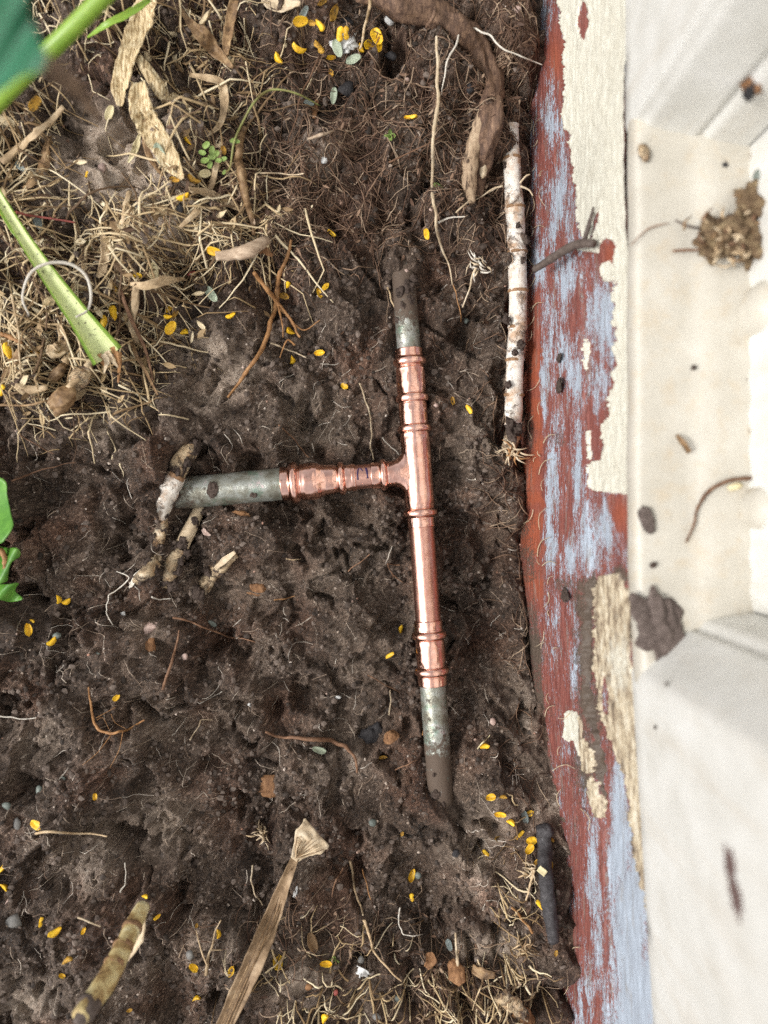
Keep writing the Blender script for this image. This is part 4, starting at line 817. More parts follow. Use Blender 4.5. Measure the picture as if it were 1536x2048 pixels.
# white jointed runner root along the board
run = thing('white_runner_root', 'long white jointed runner root lying in the gap beside the red board', 'root', Gs(1028, 560))
seg = [(1021,252),(1023,318),(1029,416),(1034,505),(1036,582),(1035,655),(1030,720),(1028,790),(1026,850)]; zoff = [.004,.004,.005,.005,.005,.004,.004,.004,.003]
def lin(px, py, z): return P(px, py, z)
zr = np.interp([q[1] for q in seg], [252, 500, 850], [gz(1015, 252) + .004, .006, max(gz(1015, 850), -.006) + .003])
hw = [16,17.5,19,19,18.5,18.5,18,18.5,17]
for i in range(len(seg) - 1):
    a, b2 = seg[i], seg[i + 1]; c1 = lin(*a, zr[i]); c2 = lin(*b2, zr[i + 1]); mid = [c1.lerp(c2, t) for t in (0, .06, .15, .5, .85, .95, 1)]
    build('segment', tube(mid, np.array([hw[i] * 1.07, hw[i], hw[i] * .97, hw[i] * .97, hw[i + 1] * .97, hw[i + 1] * 1.02, hw[i + 1] * 1.07]) * S, 18, 3, rough=.04, seed=i), M['whitestem'], run)
    if i: 
        d = (c2 - c1).normalized(); build('joint_ring', tube([c1 - d * .0009, c1 - d * .0003, c1 + d * .0003, c1 + d * .0009], np.array([hw[i] * 1.0, hw[i] * 1.065, hw[i] * 1.065, hw[i] * 1.0]) * S, 18, 2, rough=.14, seed=i + 20), M['stemnode'], run)
o = build('root_stub', tube([lin(1026, 850, zr[-1]), lin(1022, 875, zr[-1]), lin(1016, 905, zr[-1] - .002)], np.array([17, 17, 12]) * S, 14, 5, rough=.3, seed=4), M['tanstem'], run); o['label'] = 'brown muddy lower end of the white root'
for k in range(26):
    a = random.uniform(-2.6, -.2) if k % 2 else random.uniform(.2, 3.4); l = random.uniform(14, 46); p0 = (1022 + random.uniform(-8, 12), 905 + random.uniform(-10, 14))
    build('rootlet', tube([lin(p0[0], p0[1], zr[-1] + .003), lin(p0[0] + l * .5 * math.cos(a), p0[1] - l * .5 * math.sin(a) * .7, zr[-1] + .006), lin(p0[0] + l * math.cos(a + .3), p0[1] - l * .7 * math.sin(a + .3), zr[-1] + .004)], np.array([2.2, 1.8, .7]) * S, 5, 3), M['paleroot' if k % 3 else 'orangeroot'], run)
for (pts) in [[(1006,372),(985,378),(965,392),(950,400)],[(1040,366),(1052,352),(1060,349)],[(1040,372),(1058,380),(1066,392)]]:
    build('rootlet', tube([lin(x, y, .014) for x, y in pts], np.array([2.2, 1.8, 1.4, .8])[:len(pts)] * S, 5, 4), M['paleroot'], run)
# white broken roots left of the branch pipe
r1 = thing('white_root', 'white broken root lying across the end of the thick left pipe', 'root', G(345, 950))
build('upper_length', tube([P(384,878,.006), P(374,905,.010), P(360,935,.0115), P(352,952,.012)], np.array([12,18,19,18]) * S, 20, 7, rough=.30, seed=1), M['tanstem'], r1)
build('middle_length', tube([P(353,950,.013), P(338,980,.014), P(325,1015,.014), P(317,1034,.013)], np.array([17,20,19,17]) * S, 20, 7, rough=.16, seed=2), M['whitestem'], r1)
build('lower_length', tube([P(321,1032,.012), P(323,1055,.012), P(317,1080,.012), P(314,1105,.013), P(320,1122,.014)], np.array([13,13,11,9,3]) * S, 18, 7, rough=.35, seed=3), M['tanstem'], r1)
build('joint_ring', tube([P(354,948,.013), P(350,955,.013)], np.array([19.5,19.5]) * S, 16, 3, rough=.25, seed=5), M['stemnode'], r1)
build('joint_ring', tube([P(319,1029,.013), P(320,1036,.0125)], np.array([17.5,14.5]) * S, 16, 3, rough=.25, seed=6), M['stemnode'], r1)
r2 = thing('tan_root', 'tan root stump running below the left pipe end, beside the white root', 'root', G(360, 1100))
build('upper_length', tube([P(402,1010,-.006), P(384,1050,.001), P(366,1085,.004), P(356,1104,.005)], np.array([12,14,15,15]) * S, 14, 5, rough=.12, seed=8), M['paleroot'], r2)
build('lower_length', tube([P(362,1100,.006), P(350,1125,.007), P(338,1150,.006), P(332,1172,.003)], np.array([16,18,17,10]) * S, 14, 5, rough=.2, seed=9), M['tanstem'], r2)
r3 = thing('muddy_root', 'short muddy root stump lowest of the three left of the trench', 'root', G(430, 1150))
build('stem', tube([P(472,1108,gz(472,1108) + .001), P(445,1128,gz(445,1128) + .001), P(425,1150,gz(425,1150) + .001), P(404,1180,gz(404,1180) - .001)], np.array([8,13,18,14]) * S, 14, 5, rough=.35, seed=12), M['tanstem'], r3)
build('splinter', blade([G(470,1104,.005), G(450,1120,.007), G(430,1138,.006)], [.001, .002, .001], cup=.4, ripple=.4), M['paleroot'], r3)
r4 = thing('split_root', 'pale frayed root end on the clod below the white root', 'root', G(275, 1150))
build('stem', tube([G(312,1125,.003), G(290,1145,.006), G(272,1162,.004)], np.array([11,14,8]) * S, 12, 5, rough=.4, seed=14), M['tanstem'], r4)
for pts in ([(282,1140),(272,1152),(262,1166)], [(296,1135),(285,1142),(278,1152)], [(268,1160),(264,1168),(258,1176)]): build('splinter', blade([G(x, y, .006) for x, y in pts], [.0007, .0014, .0004], cup=.3, ripple=.5), M['whiteroot'], r4)

def clots(root, spots, seed):
    for k, (x, y, z, r) in enumerate(spots): build('soil_clot', rock(P(x, y, z), (r * S, r * S * 1.2, r * S * .8), seed + k, 3, .9), M['clod'], root)
clots(r1, [(352,948,.016,9),(362,940,.015,8),(345,958,.015,8),(372,925,.015,9),(384,905,.012,9),(338,965,.016,5),(330,1030,.015,7),(314,1040,.014,8),(326,1060,.014,6),(308,1075,.013,8),(322,1098,.013,6),(390,890,.010,10),(350,985,.014,8),(343,1005,.014,6)], 500)
clots(r2, [(366,1088,.008,9),(352,1100,.008,8),(372,1108,.008,8),(340,1128,.009,7),(356,1140,.010,8),(330,1160,.008,9),(346,1168,.007,10),(390,1045,.003,7),(362,1122,.011,6)], 540)
clots(r3, [(440,1138,gz(440,1138)+.003,9),(420,1145,gz(420,1145)+.003,9),(432,1160,gz(432,1160)+.003,10),(410,1172,gz(410,1172)+.002,11),(456,1122,gz(456,1122)+.002,8),(398,1186,gz(398,1186)+.002,11)], 560)
clots(r4, [(300,1130,gz(300,1130)+.004,9),(284,1156,gz(284,1156)+.004,9),(268,1150,gz(268,1150)+.004,8),(305,1145,gz(305,1145)+.004,10)], 580)
clots(run, [(1046,520,.012,5),(1042,690,.009,7),(1030,705,.011,5),(1014,640,.008,7),(1020,850,.007,9),(1034,858,.006,9),(1024,868,.006,10),(1036,450,.014,4),(1012,330,.010,5),(1016,770,.006,6)], 600)
clots(pipes, [(800,585,.0062,8),(818,575,.0068,9),(806,610,.0066,5),(822,600,.006,6),(795,640,.004,5),(826,560,.005,9),(872,1590,.007,7),(884,1610,.006,8),(862,1600,.006,8),(888,1560,.005,5),(868,1550,.0074,3)], 640)
def root_thing(name, pts, r, mat, label, cat='root', dz=.002, group=None, sub=6, segs=7, branches=(), rough=.30, smooth_r=5):
    rr = list(r) if hasattr(r, '__len__') else list(np.linspace(r, r * .55, len(pts)))
    q, q2 = [pts[0]], [rr[0]]
    for (a, b2, r1_, r2_) in zip(pts[:-1], pts[1:], rr[:-1], rr[1:]):
        l = math.hypot(b2[0] - a[0], b2[1] - a[1]); j = min(4, .06 * l); q += [((a[0] + b2[0]) / 2 + random.uniform(-j, j), (a[1] + b2[1]) / 2 + random.uniform(-j, j)), b2]; q2 += [(r1_ + r2_) / 2 * random.uniform(.85, 1.1), r2_]
    pts, rr = q, [v * (.72 if mat in ('root', 'orangeroot') else .85) for v in q2]
    base = tube(gp_(pts, dz, smooth_r), np.array(rr) * S, segs, sub, rough=rough, seed=len(pts) + int(pts[0][0]))
    if not branches: return tag(build(name, base, M[mat]), label, cat, group)
    t = thing(name, label, cat, G(*pts[0]), group); build('main_stem', base, M[mat], t)
    for bp in branches: build('side_branch', tube(gp_(bp, dz, smooth_r), np.linspace(rr[0] * .6, rr[0] * .25, len(bp)) * S, 6, sub, rough=rough), M[mat], t)
    return t
RT = [
 ('long_root', [(873,72),(876,130),(877,200),(868,260),(866,330),(866,400),(872,450),(885,500),(905,570)], [3,3.6,3.8,4,3.8,3.6,3.4,2.6,1.4], 'paleroot', 'long pale root hanging down left of the thick root', .006),
 ('curled_rootlet', [(883,190),(890,150),(900,110),(920,65),(950,57),(980,70),(1010,100),(1050,116),(1085,130)], [1.2,1.6,2.2,2.4,2.4,2.2,2,1.6,1.2], 'whiteroot', 'white arched rootlet looping over the thick root to the board', .008),
 ('yellow_stalk', [(740,-10),(733,40),(726,75),(720,98)], [3,3,2.6,2], 'straw', 'thin yellow stalk coming down from the top edge to the leaflets', .008),
 ('thin_grey_stem', [(640,110),(618,160),(602,190),(595,230),(580,270),(576,285)], 2.4, 'root', 'thin grey stem below the yellow cluster', .005),
 ('white_rootlet', [(-5,1431),(25,1434),(50,1438),(85,1433)], 2.2, 'whiteroot', 'white rootlet lying at the left edge', .002),
 ('straw_stick', [(72,1667),(120,1665),(180,1667),(214,1673)], 3, 'straw', 'straight straw stick right of the spotted yellow leaflet', .003),
 ('straw_stick', [(700,1722),(706,1760),(716,1800),(726,1830)], 3.2, 'straw', 'upper straw stick below the pipe end, in line with another', .004),
 ('straw_stick', [(728,1840),(738,1870),(746,1900),(775,1935),(803,1962)], 3.4, 'straw', 'lower straw stick running down to the right near the bottom', .004),
 ('twig', [(725,1738),(733,1765),(742,1800)], 2.2, 'orangeroot', 'short brown twig right of the upper straw stick', .004),
 ('twig', [(686,1735),(672,1760),(664,1795)], 2.4, 'root', 'bent brown twig left of the upper straw stick', .003),
 ('straw_stick', [(911,1865),(913,1900),(916,1938)], [2.2,3,4], 'paleroot', 'upright pale straw above the brown husk, lower right', .006),
 ('long_rootlet', [(719,766),(730,800),(741,835),(744,870),(741,895),(747,920)], 2.2, 'paleroot', 'pale rootlet hanging down to the branch pipe', .002),
 ('thin_rootlet', [(765,875),(778,890),(790,900),(798,910)], 1.5, 'whiteroot', 'fine white rootlet at the inner corner of the tee', .002),
 ('brown_rootlet', [(558,850),(590,880),(605,900),(618,915)], 2, 'root', 'brown rootlet above the reducing coupling', .002),
 ('pale_stick', [(540,686),(570,698),(612,715)], 2.6, 'paleroot', 'pale stick left of the two lone yellow leaflets', .003),
 ('curved_rootlet', [(775,575),(782,600),(790,618),(793,630)], 2.4, 'straw', 'curved straw resting on the muddy upper pipe', .003),
 ('hair_root', [(893,515),(902,550),(912,585),(920,620),(922,645)], 2, 'orangeroot', 'orange brown rootlet right of the upper pipe', .003),
 ('pale_rootlet', [(952,535),(940,575),(925,615)], 3, 'paleroot', 'pale forked rootlet between the pipe and the white runner root', .004),
 ('straw_stick', [(778,325),(830,300),(893,265)], 2.6, 'root', 'long brown straw leaning across the root mat', .005),
 ('white_stick', [(512,347),(560,347),(608,347)], 2.2, 'paleroot', 'pale straight straw in the middle of the root mat', .006),
 ('wood_sliver', [(615,278),(640,270),(666,262)], [3,4,2], 'wood', 'pale wood sliver in the root mat', .005),
 ('white_rootlet', [(877,445),(895,437),(915,434),(930,433)], 2.4, 'whiteroot', 'short white rootlet crossing the long pale root', .006),
 ('pale_rootlet', [(912,425),(935,405),(955,393),(990,378),(1004,370)], 2, 'paleroot', 'pale wavy rootlet running to the white runner root', .006),
 ('shaggy_strip', [(490,255),(478,290),(476,320),(486,370),(498,420),(508,470)], [7,9,10,9,7,5], 'strawdark', 'dark shaggy stem strip right of the seedling', .003),
 ('pink_twig', [(32,424),(80,434),(150,445)], 3, 'redchip', 'pinkish brown twig crossing behind the cut stalk', .006),
 ('orange_stick', [(-5,667),(20,674),(44,686)], [6,6,4], 'orangeroot', 'orange brown stick at the left edge above a yellow leaflet', .004),
 ('straw_stick', [(23,588),(33,640),(38,700),(42,750)], 3, 'straw', 'pale upright straw near the left edge', .008),
 ('brown_straw', [(0,810),(60,810),(110,797),(130,780)], 3, 'strawdark', 'brown stem leading left from the dried husks', .005),
 ('grey_stick', [(22,962),(60,948),(110,934),(152,925)], 2.4, 'root', 'grey stick slanting up above the green leaf edge', .005),
 ('thin_stick', [(40,870),(75,890),(108,908)], 2, 'root', 'thin stick slanting down at the left', .004),
 ('white_rootlet', [(304,1194),(318,1199),(341,1197)], 2.2, 'whiteroot', 'short white rootlet below the roots, with a fork', .003),
 ('white_rootlet', [(233,1143),(258,1155),(240,1175),(218,1190),(213,1210),(213,1226),(226,1250)], [1,1.4,1.6,1.6,1.6,1.4,.8], 'whiteroot', 'white wavy rootlet left of the frayed root end', .003),
 ('brown_rootlet', [(345,1235),(385,1245),(420,1260),(460,1275),(510,1284)], 3, 'root', 'long brown rootlet on the smeared soil', .003),
 ('dark_root', [(532,1464),(570,1475),(610,1478),(660,1480),(690,1492),(708,1512),(714,1545)], [3,4,6,7,6,4,3], 'root', 'dark bent root at the edge of the hollow', .004),
 ('root_strand', [(358,1260),(350,1300),(340,1335),(325,1380)], [2,3,4,4], 'root', 'brown root strand below the three root stumps', .003),
 ('brown_rootlet', [(380,1480),(396,1455),(402,1440),(425,1440)], 1.6, 'paleroot', 'fine branching rootlet on the lower left soil', .002),
 ('straw_bit', [(240,1785),(250,1770),(252,1745),(250,1725)], 1.6, 'whiteroot', 'wavy white rootlet above the blurred stick', .002),
 ('pale_stick', [(156,1835),(180,1845),(202,1853)], 2.4, 'paleroot', 'short pale stick left of the blurred stick', .004),
 ('fine_rootlet', [(505,1730),(502,1760),(510,1790),(525,1810)], 2.2, 'paleroot', 'curved pale rootlet left of the long dry leaf', .003),
 ('white_rootlet', [(800,1815),(798,1850),(806,1868),(826,1872),(846,1868)], 1.8, 'whiteroot', 'white hooked rootlet in the litter below the pipe end', .004),
 ('straw_stick', [(955,1918),(965,1960),(955,1990),(945,2020)], 2.2, 'straw', 'straw stalk rising at the right of the bottom litter', .006),
 ('orange_rootlet', [(1024,1815),(1045,1840),(1065,1866)], [3,3.6,4], 'orangeroot', 'orange rootlet left of the black twig', .004),
 ('pale_straw', [(1068,1740),(1060,1770),(1052,1800)], 3.4, 'straw', 'pale straw beside the middle of the black twig', .006),
 ('straw_sliver', [(955,1498),(968,1483),(980,1470)], [1,2,1], 'creamleaf', 'pale grass sliver above the yellow leaflet right of the pipe', .003),
 ('brown_straw', [(800,1130),(775,1128),(800,1150)][:2] + [(787,1155)], 2, 'root', 'short reddish straw left of the plain copper pipe', .002),
 ('straw_bit', [(696,1143),(720,1125),(740,1108)], 1.8, 'root', 'thin straw on the smeared soil left of the copper pipe', .003),
 ('straw_bit', [(572,1117),(585,1120),(603,1118)], 1.6, 'straw', 'small yellowish straw left of the copper pipe', .003),
 ('straw_bit', [(548,1200),(570,1198),(590,1192)], 2, 'orangeroot', 'orange straw on the smeared soil', .003),
 ('red_straw', [(776,1130),(785,1148),(806,1165)], 2.6, 'root', 'reddish curved root bit beside the plain copper pipe', .003),
 ('thin_straw', [(778,1430),(782,1400),(780,1380)], 1.6, 'paleroot', 'upright thin straw left of the lower old pipe', .004),
 ('orange_straw', [(845,1470),(850,1440),(853,1410)], 2, 'orangeroot', 'orange straw leaning on the lower old pipe', .006),
 ('thin_root', [(735,1350),(770,1370),(800,1385)], 2, 'root', 'brown rootlet left of the lower coupling', .003),
 ('rootlet', [(790,1540),(815,1530),(835,1520)], 2, 'root', 'brown rootlet left of the lower old pipe near the leaflet', .003)]
for (nm, pts, r, m, lab, dz) in RT: root_thing(nm, pts, r, m, lab, dz=dz)
root_thing('orange_root', [(582,480),(568,530),(556,570),(550,620),(538,660),(510,720),(485,755),(455,795)], [4,6,7,7,6,6,5,3], 'orangeroot', 'orange brown root winding down above the left pipe', dz=.004, rough=.3)
root_thing('forked_root', [(508,545),(535,580),(562,615),(588,650),(600,675)], [5,6,6,4,3], 'orangeroot', 'forked orange root crossing the winding one', dz=.007, branches=[[(556,610),(565,650),(566,675)], [(590,690),(575,680),(565,700),(560,715)], [(590,650),(610,660),(640,640)]])
root_thing('orange_rootlet', [(177,1375),(182,1410),(188,1445),(198,1460),(225,1467),(255,1460),(288,1440)], [2,3,3.4,3.6,3.6,3.2,2], 'orangeroot', 'curved orange rootlet with branches on the lower left soil', dz=.003, branches=[[(222,1428),(230,1445),(252,1458)], [(222,1470),(195,1505),(165,1530)], [(246,1462),(238,1500),(220,1535)], [(194,1440),(206,1436),(220,1462)], [(192,1436),(212,1425),(232,1414)]])
root_thing('straw_fork', [(412,1950),(416,1915),(425,1890),(442,1840)], [4,3,2.4,1.6], 'straw', 'forked straw left of the long dry leaf', dz=.004, branches=[[(414,1930),(402,1900),(392,1860)], [(420,1900),(445,1900)]])
# ------------------------------------------------------------------ green stems and leaves
def grooved(pts, wid, depth=.75, thick=.22, sub=7, n=14):
    """channelled leaf stalk: thick U-shaped section, open side up; returns outer skin and inner skin"""
    C, W = smooth_path(pts, wid, sub); T = np.gradient(C, axis=0); T /= np.linalg.norm(T, axis=1)[:, None]
    side = np.cross(T, [0, 0, 1.0]); side /= np.linalg.norm(side, axis=1)[:, None]; nu = np.cross(side, T); a = np.linspace(-math.pi * .06, math.pi * 1.06, n)
    def skin(k, dz): return (C[:, None] - side[:, None] * (np.cos(a)[None, :, None] * W[:, None, None] * k) - nu[:, None] * ((np.sin(a)[None, :, None] * depth * k - dz) * W[:, None, None])).reshape(-1, 3)
    m = len(C); o_, i_ = skin(1, .45), skin(1 - thick, .45); q = lambda off, flip: [((off + r * n + c, off + r * n + c + 1, off + (r + 1) * n + c + 1, off + (r + 1) * n + c) if flip else (off + r * n + c, off + (r + 1) * n + c, off + (r + 1) * n + c + 1, off + r * n + c + 1)) for r in range(m - 1) for c in range(n - 1)]
    rim = []; k = m * n
    for r in range(m - 1):
        for c in (0, n - 1): rim.append((r * n + c, (r + 1) * n + c, k + (r + 1) * n + c, k + r * n + c))
    ends = [(r * n + c, r * n + c + 1, k + r * n + c + 1, k + r * n + c) for r in (0, m - 1) for c in range(n - 1)]
    return (np.concatenate([o_, i_]), q(0, True) + rim + ends), (i_ + np.array([0, 0, .00012]), q(0, False))
st = thing('cut_green_stalk', 'cut green channelled leaf stalk lying on the straw, upper left', 'plant stalk', Gs(100, 560))
zz0 = [.064, .061, .056, .051, .045]
pts = [P(-25, 355, zz0[0]), P(45, 470, zz0[1]), P(110, 565, zz0[2]), P(165, 640, zz0[3]), P(218, 712, zz0[4])]
outer, inner = grooved(pts, np.array([9, 12, 17, 23, 33]) * S * .92)
build('stalk', outer, M['green'], st); build('channel', inner, M['greenpale'], st)
for (x, y, r) in [(122, 607, 3.4), (158, 668, 5), (104, 552, 2.6), (168, 702, 2.4), (147, 640, 2.2)]: build('dirt_speck', rock(P(x, y, .0465 + .014 * (700 - y) / 300), (r * S, r * S * 1.3, .0006), x, 2, .4), M['clod'], st)
for k, (x, y, a) in enumerate([(205, 722, 9), (222, 716, 14), (232, 708, 5), (214, 722, -6)]): build('torn_fibre', blade([P(x - 8, y - 14, .0465), P(x, y, .0445), P(x + a, y + 16 + 3 * k, .041)], np.array([5, 5, 1]) * S, cup=.3, ripple=.4, seed=k), M['paleroot' if k % 2 else 'orangeroot'], st)
o = build('grass_blade', blade([Gs(-8, 402, .012), Gs(30, 462, .012), Gs(60, 495, .010), Gs(88, 520, .006)], np.array([5, 6, 5, 2]) * S, cup=.6), M['green']); tag(o, 'narrow green blade lying under the cut green stalk', 'grass blade')
ring = [(58 + 0, 630), (45, 595), (60, 548), (95, 527), (140, 528), (172, 552), (182, 590), (175, 620), (152, 634)]
o = build('plastic_loop', tube([P(x, y, .058 + .006 * math.sin(i * .8)) for i, (x, y) in enumerate(ring)], np.array([1.6, 2, 2.6, 2.8, 3, 3, 2.8, 2.4, 1.6]) * S, 7, 6), M['whiteroot']); tag(o, 'thin white looped strand hooked round the cut green stalk', 'strand')
o = thing('green_plant_stem', 'out of focus bright green stem crossing the upper left corner', 'plant stem', P(60, 140, .13))
build('stem', tube([P(-30, 230, .105), P(60, 138, .125), P(140, 62, .135), P(230, -30, .15)], np.array([18, 18, 17, 16]) * S * .74, 14, 6), M['green'], o)
o2 = thing('broad_leaf', 'out of focus blue green leaf with brown withered tip, upper left corner', 'leaf', P(20, 60, .21))
def leaf_sheet(out_pts, z_of, thick=.0006, n=10):
    """closed outline (px) fanned inwards in rings so that the leaf can be cupped"""
    c = np.mean(out_pts, 0); V = []; m = len(out_pts)
    for s_ in (0, 1):
        for k in range(n + 1):
            for q in out_pts:
                x, y = c + (np.array(q) - c) * (k / n); p = P(x, y, z_of(x, y)); V.append((p.x, p.y, p.z - s_ * thick))
    F = []; o_ = (n + 1) * m
    for k in range(n):
        for j in range(m):
            a, b2 = k * m + j, k * m + (j + 1) % m; F.append((a, b2, b2 + m, a + m)); F.append((o_ + a, o_ + a + m, o_ + b2 + m, o_ + b2))
    for j in range(m): a, b2 = n * m + j, n * m + (j + 1) % m; F.append((a, b2, o_ + b2, o_ + a))
    return np.array(V), F
def dense(pl, k=6):
    C, _ = smooth_path([(x, y, 0) for x, y in pl] + [(pl[0][0], pl[0][1], 0)], [1] * (len(pl) + 1), k); return [(x, y) for x, y, _ in C[:-1]]
build('blade', leaf_sheet(dense([(-60, -60), (45, -40), (58, 20), (75, 70), (92, 110), (82, 138), (40, 152), (5, 175), (-60, 190)]), lambda x, y: .255 + .010 * math.sin(x * .02) - .00004 * (y - 60) + .004 * math.sin(x * .05 + y * .03)), M['blueleaf'], o2)
build('yellow_margin', tube([P(90, 104, .254), P(88, 125, .251), P(80, 142, .248)], np.array([4, 6, 4]) * S * .65, 8, 4), M['creamleaf'], o2)
build('withered_tip', blade([P(86, 120, .251), P(112, 150, .240), P(138, 175, .228), P(165, 200, .216), P(192, 232, .203), P(205, 248, .196)], np.array([12, 24, 20, 12, 9, 3]) * S * .48, cup=.6, ripple=.5, seed=8), M['drytip'], o2)
o3 = thing('lobed_leaf', 'torn bright green leaf poking in from the left edge', 'leaf', P(10, 1080, .035))
build('upper_lobe', leaf_sheet(dense([(-60, 940), (6, 958), (14, 990), (22, 1030), (26, 1052), (12, 1076), (-4, 1088), (-60, 1090)]), lambda x, y: .050 + .006 * math.sin(y * .03) + .0002 * x), M['greenleaf'], o3)
build('middle_lobe', leaf_sheet(dense([(-60, 1075), (6, 1094), (34, 1096), (40, 1112), (22, 1126), (16, 1148), (8, 1165), (-60, 1170)]), lambda x, y: .046 + .004 * math.sin(y * .05 + x * .1)), M['greenleaf'], o3)
build('lower_lobe', leaf_sheet(dense([(-60, 1150), (5, 1168), (36, 1166), (30, 1182), (45, 1198), (20, 1204), (-5, 1200), (-60, 1205)]), lambda x, y: .042 + .004 * math.sin(y * .07 + x * .08)), M['greenleaf'], o3)
build('brown_edge', tube([P(-5, 1098, .049), P(8, 1110, .049), P(12, 1135, .048), P(6, 1155, .047)], np.array([5, 5, 6, 3]) * S, 8, 5, rough=.5), M['orangeroot'], o3)
o = build('grass_blade', blade([Gs(175, 75, .01), Gs(215, 50, .014), Gs(265, 25, .014), Gs(300, 0, .01)], np.array([2, 6, 7, 5]) * S, cup=.5, ripple=.3), M['green']); tag(o, 'dark green grass blade behind the upper left stem', 'grass blade')
sd = thing('seedling', 'small seedling with arched green stem and tiny green leaflets', 'seedling', G(430, 310))
build('stem', tube([Gs(640, 212, .003), Gs(600, 190, .010), Gs(565, 180, .014), Gs(535, 182, .016), Gs(508, 205, .018), Gs(485, 245, .018), Gs(468, 285, .014), Gs(460, 335, .008), Gs(448, 345, .006)], np.array([1.4, 1.8, 2, 2.1, 2.1, 2, 1.9, 1.7, 1.4]) * S, 7, 6), simple('seedling_stem', [(.3, (.20, .15, .06)), (.6, (.28, .30, .10))], 60, rough=.5, vary=0), sd)
for (x, y, a, l) in [(413, 290, 30, 8), (405, 306, 160, 7), (424, 301, 80, 8), (410, 322, 200, 8), (424, 315, 0, 8), (433, 308, 50, 7), (420, 330, 250, 7), (438, 322, 340, 7), (449, 318, 10, 6), (466, 282, 20, 6), (474, 284, 160, 6), (449, 345, 60, 5)]:
    lm = leaflet_mesh('oval', x); ob = link('leaflet', lm, M['seedling'], sd); p = Gs(x, y, .008 if x < 455 else .013); k = l * S; ob.location = p - sd.location; ob.rotation_euler = (random.uniform(-.4, .4), random.uniform(-.4, .4), math.radians(a)); ob.scale = (k, k, k)
for (x, y, lab) in [(501, 1915, 'tiny green sprout in the litter right of the dry leaf'), (668, 1916, 'tiny green sprout beside the curled yellow leaflet'), (780, 276, 'tiny yellowish sprout in the root mat')]:
    t = thing('sprout', lab, 'seedling', G(x, y)); 
    for k in range(4):
        lm = leaflet_mesh('curl', x + k); ob = link('leaflet', lm, M['seedling'], t); a = k * 1.7; ob.location = (math.cos(a) * .0016, math.sin(a) * .0016, .002); ob.rotation_euler = (.3, -.4, a); ob.scale = (.0022,) * 3

# ------------------------------------------------------------------ dry leaves, husks, sticks
dl = thing('long_dry_leaf', 'long dry straw coloured leaf with flared papery end at the bottom centre', 'dry leaf', Gs(530, 1870))
build('blade', blade([Gs(440, 2070, .010, 20), Gs(478, 1985, .012, 20), Gs(515, 1905, .014, 20), Gs(545, 1830, .016, 20), Gs(572, 1760, .018, 20), Gs(590, 1715, .018, 16)], np.array([14, 18, 19, 16, 11, 7]) * S, cup=.6, ripple=.14, nx=11, seed=3, thick=.0008), M['drybrown'], dl)
fan = blade([Gs(588, 1720, .018, 16), Gs(602, 1700, .020, 16), Gs(618, 1682, .021, 16), Gs(634, 1664, .020, 12)], np.array([8, 18, 32, 36]) * S, cup=.12, ripple=.14, nx=15, seed=5, thick=.0006); build('flared_end', fan, M['paleroot'], dl)
for k in range(9):
    a = (k - 4) / 4.0; build('fibre', tube([Gs(590 + 1, 1716, .0195, 16), Gs(604 + 12 * a, 1698 + 12 * a, .0215, 16), Gs(624 + 23 * a, 1676 + 23 * a, .0222, 12)], np.array([1.2, 1, .6]) * S, 5, 4), M['straw' if k % 2 else 'strawdark'], dl)
for (off, w) in ((-8, 1.3), (2, 1.6), (9, 1.2)): build('rib', tube([Gs(446 + off, 2060, .0125, 20), Gs(482 + off, 1980, .0140, 20), Gs(518 + off, 1900, .0160, 20), Gs(552 + off * .7, 1822, .018, 20), Gs(582 + off * .4, 1735, .0195, 18)], np.array([w, w, w, w, .6]) * S, 5, 5), M['strawdark'], dl)
sk = thing('mottled_stick', 'out of focus mottled yellow brown stick standing up at the lower left', 'stick', G(285, 1810))
sp = [P(286, 1812, .048), P(262, 1862, .062), P(236, 1915, .076), P(205, 1975, .090), P(160, 2036, .106)]
build('stem', tube(sp, np.array([16, 19, 20, 22, 17]) * S * .84, 14, 8, rough=.08, seed=6), simple('mottled_stick', [(.3, (.13, .075, .035)), (.42, (.36, .24, .10)), (.52, (.60, .48, .23)), (.7, (.76, .70, .45))], 110, rough=.5, vary=0), sk)
for t in (.22, .40, .56): 
    i = t * 4; a, b2 = sp[int(i)], sp[int(i) + 1]; c = a.lerp(b2, i - int(i)); d = (b2 - a).normalized(); build('joint_ring', tube([c - d * .0012, c + d * .0012], np.array([20.5, 20.5]) * S * .84, 14, 3, rough=.2), M['stemnode'], sk)
build('grey_tip', tube([P(182, 2006, .098), P(168, 2026, .1035), P(152, 2046, .108)], np.array([22, 19, 8]) * S * .82, 14, 5, rough=.25), M['greytwig'], sk)
o = build('pale_splinter', blade([Gs(285, 1835, .012), Gs(268, 1870, .016), Gs(245, 1915, .010)], np.array([8, 20, 12]) * S, cup=.5, ripple=.3, seed=2), M['paleroot']); tag(o, 'pale frayed splinter of wood under the mottled stick', 'splinter')
bt = thing('black_twig', 'black gritty twig lying against the red board at the lower right', 'twig', Gs(1092, 1760))
build('stem', tube([Gs(1086, 1652, .003), Gs(1090, 1690, .004), Gs(1090, 1735, .004), Gs(1095, 1790, .005), Gs(1102, 1840, .005), Gs(1108, 1882, .004)], np.array([14, 14, 12, 14, 12, 10]) * S, 14, 7, rough=.22, seed=3), M['blacktwig'], bt)
build('knob', rock(Gs(1090, 1662, .004), (.0048, .004, .0035), 4, 3, .3), M['blacktwig'], bt)
o = build('straw_chip', blade([Gs(1077, 1736, .010), Gs(1092, 1748, .010)], [.0018, .0018], cup=.2), M['creamleaf']); tag(o, 'cream straw chip lying on the black twig', 'straw chip')
